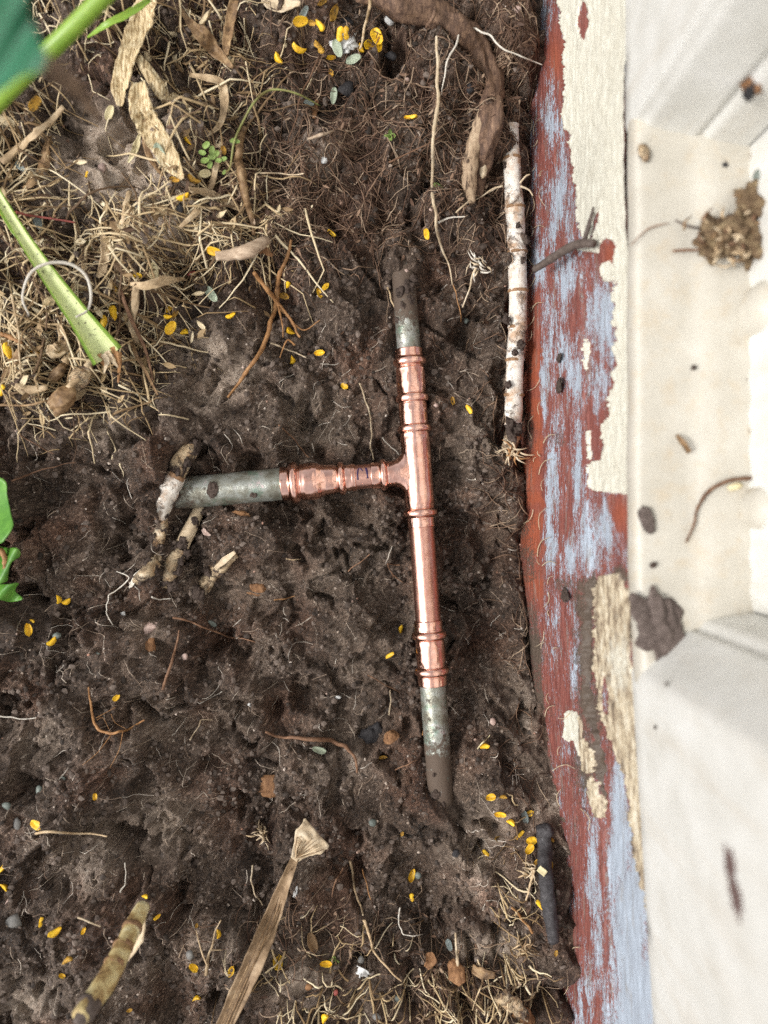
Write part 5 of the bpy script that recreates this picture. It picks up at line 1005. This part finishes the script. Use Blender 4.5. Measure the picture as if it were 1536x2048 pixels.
def board_pt(px, py, lift=.003):
    z = .05
    for _ in range(25):
        p = P(px, py, z); z += .6 * (float(p.x) - float(board_x(np.array(p.y), np.array(z))) + 0) / 1.0 * -1 if False else 0
        f = lambda zz: P(px, py, zz).x - float(board_x(np.array(P(px, py, zz).y), np.array(zz)))
        lo, hi = -.02, .104
        for _k in range(30):
            mid = (lo + hi) / 2
            if f(mid) > 0: lo = mid
            else: hi = mid
        z = (lo + hi) / 2; break
    p = P(px, py, z); return Vector((p.x - lift, p.y, p.z + lift * .22))
tw = thing('board_twig', 'short grey twig stuck to the red board over a bare red patch', 'twig', board_pt(1160, 510))
build('stem', tube([board_pt(1110, 542, .012), board_pt(1135, 522, .010), board_pt(1160, 502, .008), board_pt(1178, 490, .006), board_pt(1202, 488, .004)], np.array([7, 8.5, 9, 9, 8]) * S * .86, 10, 6, rough=.12), M['greytwig'], tw)
build('side_branch', tube([board_pt(1180, 492, .004), board_pt(1190, 462, .004), board_pt(1198, 415, .003)], np.array([5, 5, 2]) * S * .86, 8, 5, rough=.2), M['greytwig'], tw)
# dried leaves and pods in the upper left straw (name, path, half widths, material, kind, label)
DL = [('dry_leaf', [(300,-12),(290,35),(270,80),(255,125),(242,175),(240,212)], [20,24,20,17,18,6], 'drystripe', 'large striped dry leaf hanging from the top edge, left of the fan'),
 ('dry_leaf', [(275,112),(298,145),(325,180),(352,200),(380,216)], [8,12,15,14,4], 'drystripe', 'striped dry leaf slanting right below the large one'),
 ('dry_leaf', [(278,165),(283,215),(300,250),(325,290),(350,330),(366,356)], [14,22,24,22,18,5], 'drystripe', 'broad folded dry leaf above the cream leaflet on the sand'),
 ('dry_leaf', [(285,240),(295,300),(310,330),(326,350)], [7,7,4,2], 'strawdark', 'narrow brown leaf strip left of the broad folded leaf'),
 ('dry_pod', [(356,10),(372,35),(388,55),(405,70),(425,95),(445,115),(466,135)], [3,5,9,15,13,9,3], 'strawdark', 'swollen brown dry pod near the top edge'),
 ('dry_stalk', [(126,212),(100,240),(70,262),(40,290),(0,322)], [5,7,9,10,8], 'straw', 'pale shredded stalk at the far left below the broad leaf'),
 ('dry_stalk', [(380,150),(420,158),(445,170),(450,210),(440,250),(412,272)], [4,7,8,8,6,3], 'straw', 'curved dry stalk looping above the seedling'),
 ('dry_stalk', [(440,300),(432,330),(425,360),(412,390),(395,420),(360,455)], [4,5,6,8,7,3], 'straw', 'dry stalk running down left from the seedling'),
 ('dry_leaf', [(380,380),(410,388),(440,400),(488,422)], [6,10,10,3], 'straw', 'pointed dry leaf right of the bean shaped leaflet'),
 ('dry_leaf', [(95,275),(90,300),(85,330),(60,365),(45,375)], [4,9,12,8,3], 'strawdark', 'crumpled brown leaf left of the sand patch'),
 ('dry_leaf', [(280,268),(274,290),(268,305),(256,325)], [2,7,6,2], 'creamleaf', 'small cream dry leaf on the sand patch'),
 ('dry_leaf', [(258,380),(250,410),(244,450)], [5,6,3], 'straw', 'upright tan dry leaf on the lower sand'),
 ('dry_leaf', [(260,568),(295,572),(335,562),(375,558)], [3,9,10,3], 'straw', 'pale crumpled leaf strip left of the brick red chip'),
 ('dry_leaf', [(270,575),(268,610),(262,650),(275,690)], [7,8,7,5], 'straw', 'upright pale leaf strip left of the five yellow leaflets'),
 ('dry_leaf', [(205,470),(212,500),(205,540),(195,555)], [5,9,8,3], 'straw', 'folded pale leaf above the ring of strand'),
 ('dry_leaf', [(35,700),(28,725),(18,745),(4,765)], [4,12,12,3], 'strawdark', 'pointed brown dead leaf at the left edge'),
 ('dry_leaf', [(120,650),(130,690),(110,702),(102,690)], [5,13,15,7], 'straw', 'papery pale husk left of the cut stalk end'),
 ('dry_leaf', [(30,770),(55,780),(95,775)], [4,10,4], 'straw', 'curled pale leaf above the brown stem at left'),
 ('dry_leaf', [(170,780),(150,795),(130,790),(118,805)], [5,8,8,4], 'straw', 'pale split leaf base beside the dried husks'),
 ('dry_strip', [(240,580),(262,640),(290,700),(305,760)], [3,4,3,2], 'root', 'thin dark strip slanting down right of the cut stalk'),
 ('dry_strip', [(315,790),(290,740),(275,715),(262,680)], [2,3,4,4], 'strawdark', 'brown leaf strip right of the husks'),
 ('dry_leaf', [(235,705),(238,730),(236,765)], [7,4,2], 'orangeroot', 'rusty brown tip hanging off the cut stalk end'),
 ('dry_strip', [(600,8),(570,14),(545,8),(530,-8)], [5,14,14,10], 'paleroot', 'pale knobbly root at the top edge'),
 ('dry_leaf', [(628,235),(630,215),(634,200)], [3,7,3], 'bark', 'small brown leaf curl left of the charcoal'),
 ('dry_leaf', [(470,0),(462,40),(455,80),(452,110)], [9,10,9,5], 'strawdark', 'dark dead leaf strip at the top edge left of the yellow cluster'),
 ('dry_leaf', [(900,1920),(912,1945),(925,1968)], [8,20,8], 'bark', 'glossy orange brown husk at the lower right'),
 ('dry_leaf', [(945,1935),(965,1945),(990,1950)], [8,11,6], 'strawdark', 'dark brown husk right of the glossy orange one'),
 ('dry_leaf', [(1000,1990),(1020,2015),(1045,2040)], [14,22,18], 'tanstem', 'pale brown broken husk in the bottom right litter'),
 ('dry_leaf', [(858,1905),(862,1920),(852,1935)], [8,12,6], 'bark', 'round brown husk left of the glossy orange one'),
 ('dry_leaf', [(1032,2025),(1050,2040),(1068,2060)], [14,20,16], 'bark', 'brown bark piece at the bottom edge by the board'),
 ('dry_leaf', [(405,1060-2),(412,1065),(420,1070)], [3,6,2], 'stonepink', 'small pinkish scrap beside the tan root')]
for i, (nm, pts, w, m, lab) in enumerate(DL):
    big = max(w) > 11
    o = build(nm, blade([Gs(x, y, .0045 + .002 * math.sin(i + k), 8) for k, (x, y) in enumerate(pts)], np.array(w) * S * .95, cup=-.35 if i % 2 else .45, ripple=.35, nx=9, seed=i, twist=random.uniform(-.5, .5), thick=.0005), M[m]); tag(o, lab, 'dry leaf' if 'leaf' in nm else nm.replace('_', ' '), 'dry leaves and husks')
for i, (x, y, a, b2, rot, lab) in enumerate([(163, 758, 16, 26, -.6, 'lumpy tan husk at the lower end of the straw, right one'), (128, 800, 20, 26, -.6, 'dark grey husk below the lumpy tan one'), (118, 748, 11, 22, -.7, 'dark brown husk left of the lumpy tan one')]):
    p = Gs(x, y, .003); t = thing('dried_husk', lab, 'husk', p, 'dried husks'); k = S
    build('body', rock((p.x, p.y, p.z + .002), (a * k, b2 * k, .8 * a * k), i + 40, 4, .3, rot=rot), M['tanstem' if i == 0 else 'strawdark'], t); build('neck', tube([p + Vector((.004, .006, .002)), p + Vector((.006, .009, .002)), p + Vector((.009, .0115, .001))], np.array([8, 5, 3]) * k, 9, 5, rough=.3), M['straw'], t)
wc = thing('wood_chip', 'pale grey splintered wood chip above the orange root', 'wood chip', Gs(490, 500))
build('shaft', tube([Gs(432, 512, .003), Gs(465, 508, .004), Gs(500, 500, .005), Gs(535, 478, .005)], np.array([9, 11, 13, 9]) * S, 9, 5, rough=.25, flat=.6, seed=3), M['wood'], wc)
build('frayed_end', blade([Gs(505, 505, .007), Gs(525, 500, .008), Gs(545, 512, .006)], np.array([7, 9, 3]) * S, cup=.3, ripple=.5), M['bark'], wc)
# fibrous tufts
def tuft(px, py, n, r, mats, label, nm='root_tuft', dz=.004):
    t = thing(nm, label, 'root tuft', G(px, py))
    for k in range(n):
        a = random.uniform(0, 6.28); l = random.uniform(.4, 1) * r; x0, y0 = px + random.gauss(0, r * .25), py + random.gauss(0, r * .25); b2 = a + random.uniform(-.9, .9)
        build('fibre', tube([Gs(x0, y0, dz * .4, 4), Gs(x0 + l * .5 * math.cos(a), y0 + l * .5 * math.sin(a), dz * random.uniform(.7, 1.6), 4), Gs(x0 + l * .5 * math.cos(a) + l * .5 * math.cos(b2), y0 + l * .5 * math.sin(a) + l * .5 * math.sin(b2), dz * random.uniform(.3, 1), 4)], np.array([1.8, 1.6, .8]) * S * random.uniform(.7, 1.3), 5, 3), M[random.choice(mats)], t)
tuft(525, 1670, 22, 26, ['straw', 'paleroot'], 'pale straw tuft left of the flared dry leaf end', 'straw_tuft')
tuft(960, 530, 18, 34, ['whiteroot', 'paleroot'], 'white fine root tuft between upper pipe and runner root')
tuft(1060, 1745, 16, 30, ['straw', 'paleroot'], 'straw tuft left of the middle of the black twig', 'straw_tuft')
tuft(1050, 1900, 20, 34, ['straw', 'strawdark'], 'straw tuft beside the foot of the black twig', 'straw_tuft')
# ------------------------------------------------------------------ things on the sill and pilasters
def L_(x, y, dz=0.0): return P(x, y, LZ + .0012 + dz)
sc = .743
dc = build('dirt_lump', rock(L_(1316, 1252, .001), (40 * S * sc, 62 * S * sc, .0028), 21, 5, .75, .0, rot=.25), M['ledgedirt']); tag(dc, 'dark grey lump of dirt on the lower end of the sill', 'dirt')
mo = thing('moss_clump', 'out of focus clump of moss, straw and dirt at the back of the sill', 'debris', L_(1475, 468))
build('earth', merge([rock(L_(1430, 478, .003), (.0075, .0075, .006), 5, 4, .7), rock(L_(1475, 470, .004), (.009, .009, .008), 6, 4, .7), rock(L_(1510, 410, .004), (.007, .010, .008), 8, 4, .7), rock(L_(1520, 480, .004), (.007, .010, .008), 9, 4, .7)]), simple('sill_debris', [(.25, (.05, .032, .02)), (.5, (.17, .11, .06)), (.8, (.42, .33, .19))], 260, rough=.85, bs=.9, bd=.0015), mo)
for k in range(70):
    a = random.uniform(0, 6.28); x, y = 1470 + random.gauss(0, 34), 470 + random.gauss(0, 26); l = random.uniform(14, 40); z = random.uniform(.004, .010)
    build('straw', tube([L_(x, y, z), L_(x + l * .5 * math.cos(a), y + l * .5 * math.sin(a), z + .002), L_(x + l * math.cos(a + .4), y + l * math.sin(a + .4), max(.001, z - .003))], np.array([2.4, 2.6, 1.2]) * S * sc, 5, 3), M[['straw', 'strawdark', 'root', 'paleroot'][k % 4]], mo)
build('pale_pebble', rock(L_(1526, 352, .006), (.0042, .004, .004), 5, 3, .1), M['stonegreen'], mo)
o = build('dead_twiglet', tube([L_(1350, 440, .001), L_(1375, 452, .002), L_(1402, 456, .003)], np.array([2, 3, 2]) * S * sc, 6, 4), M['greytwig']); tag(o, 'thin dark twiglet pointing left from the moss clump', 'twig')
o = build('dead_twiglet', tube([L_(1345, 502, .001), L_(1370, 500, .002), L_(1400, 500, .003)], np.array([2.4, 3, 2]) * S * sc, 6, 4), M['root']); tag(o, 'reddish twiglet left of the moss clump, lower one', 'twig')
o = build('hair_crack_root', tube([L_(1262, 490, .0006), L_(1290, 462, .0008), L_(1310, 452, .0008), L_(1338, 446, .0006)], np.array([1.2, 1.6, 1.6, .8]) * S * sc, 5, 5), M['root']); tag(o, 'thin brown hair lying across the sill left of the moss clump', 'rootlet')
o = build('leaf_curl', blade([L_(1352, 870, .001), L_(1364, 886, .003), L_(1378, 906, .002)], np.array([3, 6, 5]) * S * sc, cup=.9, ripple=.3), M['strawdark']); tag(o, 'small brown leaf curl in the middle of the sill', 'leaf')
o = build('sill_rootlet', tube([L_(1372, 1085, .0008), L_(1388, 1048, .001), L_(1394, 1018, .0015), L_(1415, 985, .002), L_(1445, 966, .002), L_(1478, 958, .002), L_(1505, 957, .002)], np.array([2, 2.4, 3, 4.2, 4, 4.4, 5]) * S * sc, 7, 6, rough=.35), M['root']); tag(o, 'brown curved rootlet across the lower sill', 'rootlet')
o = build('sill_seed', rock(L_(1470, 973, .001), (.0034, .0016, .0012), 4, 3, .1, rot=.2), M['creamleaf']); tag(o, 'cream seed husk beside the curved rootlet on the sill', 'seed')
for (x, y, a, b2, m, lab) in [(1307, 1130, 7, 6, 'clod', 'small dark crumb on the sill above the dirt lump'), (1450, 330, 6, 6, 'charcoal', 'tiny dark speck on the upper sill'), (1387, 735, 5, 5, 'clod', 'tiny dark crumb mid sill'), (1295, 1040, 14, 26, 'ledgedirt', 'dirt smear at the sill edge above the bare red patch'), (1502, 990, 8, 8, 'charcoal', 'black crumb by the lower round knob'), (1288, 305, 10, 18, 'tanstem', 'brown chip at the upper corner of the sill')]:
    o = build('dirt_crumb', rock(L_(x, y, .0002), (a * S * sc, b2 * S * sc, .0009), x, 3, .4, rot=.3), M[m]); tag(o, lab, 'dirt')
# debris caught in the upper pilaster mould, and dirt smears on the lower pilaster
def pil_pt(px, py, x): 
    z = H * (1 - (x) / ((px - 768) * S)); return P(px, py, z)
px_l = .1126 + float(bend(yy_(1760, .22)))
o = build('dark_smear', merge([rock(pil_pt(1462, 1722, px_l), (.0008, .006, .004), 31, 4, .6), rock(pil_pt(1474, 1800, px_l), (.0008, .0055, .003), 32, 4, .6), rock(pil_pt(1467, 1765, px_l), (.0006, .006, .0025), 33, 4, .6)]), simple('smear', [(.2, (.045, .03, .035)), (.8, (.20, .13, .11))], 160, rough=.9, vary=0)); tag(o, 'dark brown smear of dirt on the lower pilaster', 'dirt')
for (x, y, r, lab) in [(1332, 1368, .0009, 'tiny dark spot on the lower pilaster near its corner'), (1310, 1455, .0009, 'small grey spot on the lower pilaster by the board')]:
    o = build('dirt_spot', rock(pil_pt(x, y, .1126 + float(bend(-.07))), (.0004, r, r), x, 3, .3), M['clod']); tag(o, lab, 'dirt')
dq = thing('wedged_debris', 'dark bits of debris wedged against the upper pilaster at the right edge', 'debris', P(1510, 150, .16))
for k, (x, y, r) in enumerate([(1505, 165, .0035), (1498, 182, .0025), (1530, 60, .003), (1534, 130, .002), (1520, 150, .002), (1512, 320, .003)]):
    build('bark_bit', rock(P(x, y, .1200 if y > 250 else .16), (r, r * 1.4, r), k + 90, 3, .6), M[['bark', 'charcoal', 'strawdark'][k % 3]], dq)
# lumps of soil clinging to the board and pipe
for i, (x, y, a, b2, lab) in enumerate([(1119, 716, 8, 9, 'round dirt crumb stuck on the lilac paint of the board'), (1120, 770, 12, 16, 'grey dirt smear stuck on the board below the round crumb'), (1128, 1190, 20, 14, 'dirt clot stuck on the board where it is rotten')]):
    p = board_pt(x, y, .0004); o = build('dirt_clot', rock(p, (.0008, b2 * S * .85, a * S * 1.6), i + 70, 4, .5), M['clod']); tag(o, lab, 'dirt')
for i, (x, y, a, b2, lab) in enumerate([(432, 981, 10, 14, 'dirt clot stuck on the thick left pipe'), (512, 990, 7, 5, 'small dark dirt spot on the thick left pipe')]):
    c = pb(x); v_ = ((1024 - y) * S - c[1]) / (32 * S); o = build('dirt_clot', rock((c[0], c[1] + v_ * 32 * S, math.sqrt(1 - v_ * v_) * 32 * S), (a * S, b2 * S, .0011), i + 80, 4, .5), M['clod']); tag(o, lab, 'dirt')

# ------------------------------------------------------------------ what nobody could count: crumbs, grit, fibres, straw litter
def ico(sub=1):
    bm = bmesh.new(); bmesh.ops.create_icosphere(bm, subdivisions=sub, radius=1); V = np.array([v.co for v in bm.verts]); F = np.array([[v.index for v in f.verts] for f in bm.faces]); bm.free(); return V, F
def scatter_blobs(name, n, sampler, size, mat, label, cat, squash=.7, sink=.25):
    V0, F0 = ico(1); x, y = sampler(n); z = soil_z(x, y); r = size(n); m = len(V0)
    sc_ = np.stack([r * rng.uniform(.7, 1.4, n), r * rng.uniform(.7, 1.3, n), r * rng.uniform(.5, .95, n) * (squash / .7)], -1); a = rng.uniform(0, 6.28, n)
    jit = 1 + rng.normal(0, .16, (n, m)); V = V0[None] * jit[..., None] * sc_[:, None]; c, s_ = np.cos(a)[:, None], np.sin(a)[:, None]
    X = V[..., 0] * c - V[..., 1] * s_; Yv = V[..., 0] * s_ + V[..., 1] * c; W = np.stack([X + x[:, None], Yv + y[:, None], V[..., 2] + (z + r * sink)[:, None]], -1)
    F = (F0[None] + (np.arange(n) * m)[:, None, None]).reshape(-1, 3); me_ = mesh_np(name, W.reshape(-1, 3), F, smooth=False)
    attr(me_, 'tone', np.repeat(rng.uniform(.2, .72, n), m)); o_ = link(name, me_, mat); return tag(o_, label, cat, kind='stuff')
def in_frame(n, dens=None):
    xs_, ys_ = [], []
    while sum(map(len, xs_)) < n:
        x = rng.uniform(-.235, .105, 4 * n); y = rng.uniform(-.315, .315, 4 * n); k = np.ones(4 * n) if dens is None else dens(768 + x / S, 1024 - y / S, x, y); m = rng.uniform(0, 1, 4 * n) < k; m &= x < .0885 + bend(y); xs_.append(x[m]); ys_.append(y[m])
    return np.concatenate(xs_)[:n], np.concatenate(ys_)[:n]
def off_pipe(px, py, x, y):
    d1, t1_ = seg_d(x, y, RUN_A, RUN_B); d2, t2_ = seg_d(x, y, ax(340, 990), BR_B); return (d1 > .0082) & (d2 > .0103)
def loose_d(px, py, x, y): return off_pipe(px, py, x, y) * (1 - .8 * np.exp(-((px - 275) / 85) ** 2 - ((py - 335) / 95) ** 2)) * (.30 + .70 * sstep(-.05, .5, fbm(x, y, 15, 3, 41)))
M['crumbs'] = M['soil'].copy(); 
def toned(name, stops, rough=.7):
    m, nt, b = mat_nodes(name); nt.links.new(ramp(nt, attrn(nt, 'tone'), stops), b.inputs['Base Color']); b.inputs['Roughness'].default_value = rough; b.inputs['Specular IOR Level'].default_value = .4; return m
M['crumbs'] = toned('soil_crumbs', [(.2, (.026, .018, .013)), (.45, (.082, .059, .046)), (.72, (.18, .14, .115))], .75)
M['grit'] = toned('grit', [(.2, (.10, .06, .04)), (.4, (.36, .28, .22)), (.6, (.55, .48, .42)), (.72, (.42, .22, .15))], .55)
scatter_blobs('soil_crumbs', 22000, lambda n: in_frame(n, loose_d), lambda n: .0004 + .0015 * rng.power(.35, n) ** 1.8, M['crumbs'], 'loose dark soil crumbs strewn over the dug ground', 'soil')
scatter_blobs('grit', 1300, lambda n: in_frame(n, lambda a, b2, x, y: off_pipe(a, b2, x, y) * .8), lambda n: .00025 + .00075 * rng.power(.5, n), M['grit'], 'pale mineral grit in the soil', 'grit')
def fibres(name, spots, n, length, rad, mat, label, cat, curl=.5, lift=(.0005, .004), segs=3, pts=7, ang=None):
    """spots: (px, py, sx, sy, weight)"""
    w = np.array([q[4] for q in spots], float); w /= w.sum(); idx = rng.choice(len(spots), n, p=w); sp_ = np.array([q[:4] for q in spots], float)[idx]
    px = sp_[:, 0] + rng.normal(0, 1, n) * sp_[:, 2]; py = sp_[:, 1] + rng.normal(0, 1, n) * sp_[:, 3]; x = (px - 768) * S * .95; y = (1024 - py) * S * .95
    a = rng.uniform(0, 2 * math.pi, n) if ang is None else rng.normal(ang[0], ang[1], n); L = rng.uniform(*length, n) * S; step = L / (pts - 1); C = np.zeros((n, pts, 3)); da = rng.normal(0, curl, n) / pts
    for k in range(pts):
        C[:, k, 0] = x; C[:, k, 1] = y; x = x + np.cos(a) * step; y = y + np.sin(a) * step; a = a + da + rng.normal(0, curl * .35, n) + (rng.uniform(0, 1, n) < .09) * rng.normal(0, .9, n)
    C[..., 0] = np.minimum(C[..., 0], .0885 + bend(C[..., 1]))
    zg = soil_z(C[..., 0].ravel(), C[..., 1].ravel()).reshape(n, pts)
    for _ in range(2): zg[:, 1:-1] = np.maximum(zg[:, 1:-1], .25 * zg[:, :-2] + .5 * zg[:, 1:-1] + .25 * zg[:, 2:])
    t = np.linspace(0, 1, pts)[None]; C[..., 2] = zg + rng.uniform(lift[0], lift[1], n)[:, None] * (np.sin(math.pi * t) + .15) + rng.normal(0, .0004, (n, pts))
    d1, _ = seg_d(C[..., 0], C[..., 1], RUN_A, RUN_B); d2, _ = seg_d(C[..., 0], C[..., 1], ax(340, 990), BR_B); ok = ((d1 > .0086) & (d2 > .0106)).all(1); ok &= ~((((px - 272) / 80) ** 2 + ((py - 335) / 100) ** 2 < 1) & (rng.uniform(0, 1, n) < .85)); C = C[ok]; n = len(C)
    R = rng.uniform(rad[0], rad[1], n) * S; T = np.gradient(C, axis=1); T /= np.linalg.norm(T, axis=2)[..., None] + 1e-9; side = np.cross(T, [0, 0, 1.0]); side /= np.linalg.norm(side, axis=2)[..., None] + 1e-9; nu = np.cross(side, T)
    taper = (1 - .55 * t)[..., None]; V = []
    for k in range(segs):
        b2 = 2 * math.pi * k / segs; V.append(C + (side * math.cos(b2) * 1.15 + nu * math.sin(b2) * .5) * R[:, None, None] * taper)
    V = np.stack(V, 2).reshape(-1, 3); base = np.arange(n)[:, None, None] * (pts * segs) + np.arange(pts - 1)[None, :, None] * segs; j = np.arange(segs)[None, None]
    F = np.stack([base + j, base + (j + 1) % segs, base + segs + (j + 1) % segs, base + segs + j], -1).reshape(-1, 4); me_ = mesh_np(name, V, F); attr(me_, 'tone', np.repeat(rng.uniform(0, 1, n), pts * segs)); o_ = link(name, me_, mat); return tag(o_, label, cat, kind='stuff')
M['fineroot'] = toned('fine_roots', [(0, (.05, .025, .015)), (.4, (.12, .065, .04)), (.75, (.25, .155, .10)), (1, (.44, .33, .23))]); M['litter'] = toned('straw_litter', [(0, (.09, .05, .028)), (.3, (.27, .175, .085)), (.6, (.55, .41, .23)), (1, (.80, .69, .48))]); M['hair'] = toned('root_hairs', [(0, (.20, .13, .09)), (.5, (.42, .33, .25)), (1, (.68, .62, .54))])
TOPMAT = [(600,250,110,120,1),(780,280,120,120,1.5),(900,200,90,120,1.2),(980,330,50,160,1.2),(480,380,90,90,1),(700,400,120,60,.8),(1020,120,30,100,1),(560,420,60,60,.8),(620,120,100,80,.6)]
fibres('fine_roots', TOPMAT + [(1030,800,20,200,.5),(1070,1300,14,260,.5),(930,2000,80,40,.8),(640,1900,110,40,.6)], 2600, (25, 85), (.7, 1.7), M['fineroot'], 'mat of fine brown roots across the upper ground', 'roots', curl=.6, lift=(.0004, .003))
LEFT = [(100,100,90,90,.8),(350,80,80,70,1),(60,420,60,80,1),(180,560,90,70,1.2),(300,600,60,80,1),(90,700,70,60,1.5),(160,760,70,50,1.3),(420,380,60,70,.9),(440,180,60,70,.9),(270,490,80,35,.8),(40,280,40,80,.8),(520,470,40,40,.4),(400,500,70,40,.5)]
fibres('long_straw', LEFT, 420, (50, 170), (1.0, 2.8), M['litter'], 'long pale tangled dead grass stems on the upper left ground', 'straw', curl=.15, lift=(.001, .006), segs=5, pts=8)
fibres('straw_litter', LEFT, 1700, (12, 80), (.6, 1.8), M['litter'], 'loose straw and dry grass litter on the upper left ground', 'straw', curl=.22, lift=(-.0005, .004), segs=4)
fibres('bottom_litter', [(620,1940,90,45,.7),(760,1980,70,35,.6),(940,2020,60,24,1.8),(1035,1850,22,80,.8),(1050,2000,30,35,1),(680,2035,90,20,1)], 340, (15, 70), (.8, 2.4), M['litter'], 'loose straw and root litter along the bottom edge', 'straw', curl=.45, lift=(.001, .005), segs=4)
fibres('scattered_fibres', [(250,1000,150,90,1),(150,1250,100,120,1),(300,1500,170,120,1.4),(150,1750,110,120,1.4),(400,1900,90,90,1),(600,1250,110,120,.7),(650,750,110,90,1),(950,800,50,120,.8),(980,1250,40,180,.9),(700,1550,90,70,.7),(980,1700,50,80,.9),(560,850,70,50,.5)], 800, (10, 50), (.4, 1.1), M['hair'], 'thin pale rootlets and fibres scattered on the dug soil', 'rootlets', curl=.5, lift=(.0002, .002))
# leafy chaff: small torn flat bits
def chaff(name, spots, n, size, mat, label):
    w = np.array([q[4] for q in spots], float); w /= w.sum(); sp_ = np.array([q[:4] for q in spots], float)[rng.choice(len(spots), n, p=w)]
    x = (sp_[:, 0] + rng.normal(0, 1, n) * sp_[:, 2] - 768) * S * .95; y = (1024 - sp_[:, 1] - rng.normal(0, 1, n) * sp_[:, 3]) * S * .95; x = np.minimum(x, .085); bad = ((x / S / .95 + 768 - 272) / 80) ** 2 + ((1024 - y / S / .95 - 335) / 100) ** 2 < 1; x = np.where(bad, x - .05, x); z = soil_z(x, y) + rng.uniform(.0005, .004, n)
    t = np.linspace(-1, 1, 5); w_ = np.array([.15, .8, 1, .75, .1]); tmpl = np.array([[(a, s_ * b2 * .32, .12 * a * a + .1 * abs(s_)) for s_ in (-1, 0, 1)] for a, b2 in zip(t, w_)]).reshape(-1, 3); tmpl = np.concatenate([tmpl, tmpl - [0, 0, .07]]); F0 = []
    for i in range(4):
        for j in range(2): a = i * 3 + j; F0 += [(a, a + 3, a + 4, a + 1), (15 + a, 15 + a + 1, 15 + a + 4, 15 + a + 3)]
        for j in (0, 2): a = i * 3 + j; F0.append((a, 15 + a, 15 + a + 3, a + 3))
    F0 = np.array(F0); r = rng.uniform(*size, n) * S; a = rng.uniform(0, 6.28, n); q = rng.normal(0, .45, (n, 2)); V = tmpl[None] * (1 + rng.normal(0, .12, (n, 30, 1))) * r[:, None, None] * np.stack([np.ones(n), rng.uniform(.5, 1.5, n), np.ones(n)], -1)[:, None]
    V[..., 2] += V[..., 0] * q[:, :1] + V[..., 1] * q[:, 1:]; c, s_ = np.cos(a)[:, None], np.sin(a)[:, None]; W = np.stack([V[..., 0] * c - V[..., 1] * s_ + x[:, None], V[..., 0] * s_ + V[..., 1] * c + y[:, None], V[..., 2] + z[:, None]], -1)
    me_ = mesh_np(name, W.reshape(-1, 3), (F0[None] + (np.arange(n) * 30)[:, None, None]).reshape(-1, 4)); attr(me_, 'tone', np.repeat(rng.uniform(0, 1, n), 30)); return tag(link(name, me_, mat), label, 'leaf litter', kind='stuff')
chaff('leaf_litter', LEFT, 420, (5, 15), M['litter'], 'crumbled dry leaf bits among the upper left straw'); chaff('brown_litter', TOPMAT + [(620,1930,120,50,1),(930,2000,80,40,1)], 420, (3, 9), M['fineroot'], 'crumbled brown leaf bits in the root mat and bottom litter')
# hairs on the lower board edge
def board_hairs(n):
    parts = []
    for _ in range(n):
        y0 = random.uniform(60, 2000); e = float(np.interp(y0, [0, 600, 1100, 1500, 2048], [1064, 1062, 1070, 1096, 1132])); x0 = e + abs(random.gauss(8, 14)); a = random.gauss(1.57, .5) * random.choice((-1, 1)); l = random.uniform(10, 50)
        parts.append(tube([board_pt(x0 + math.cos(a + d) * l * t, y0 + math.sin(a + d) * l * t, .0008 + .001 * t) for t, d in ((0, 0), (.35, .1), (.7, .3), (1, .6))], np.array([1, 1, .8, .5]) * S * random.uniform(.6, 1.2), 4, 2, cap=False))
    return merge(parts)
bh = build('board_hairs', board_hairs(55), M['paleroot']); tag(bh, 'fine pale root hairs clinging to the foot of the red board', 'rootlets', kind='stuff')
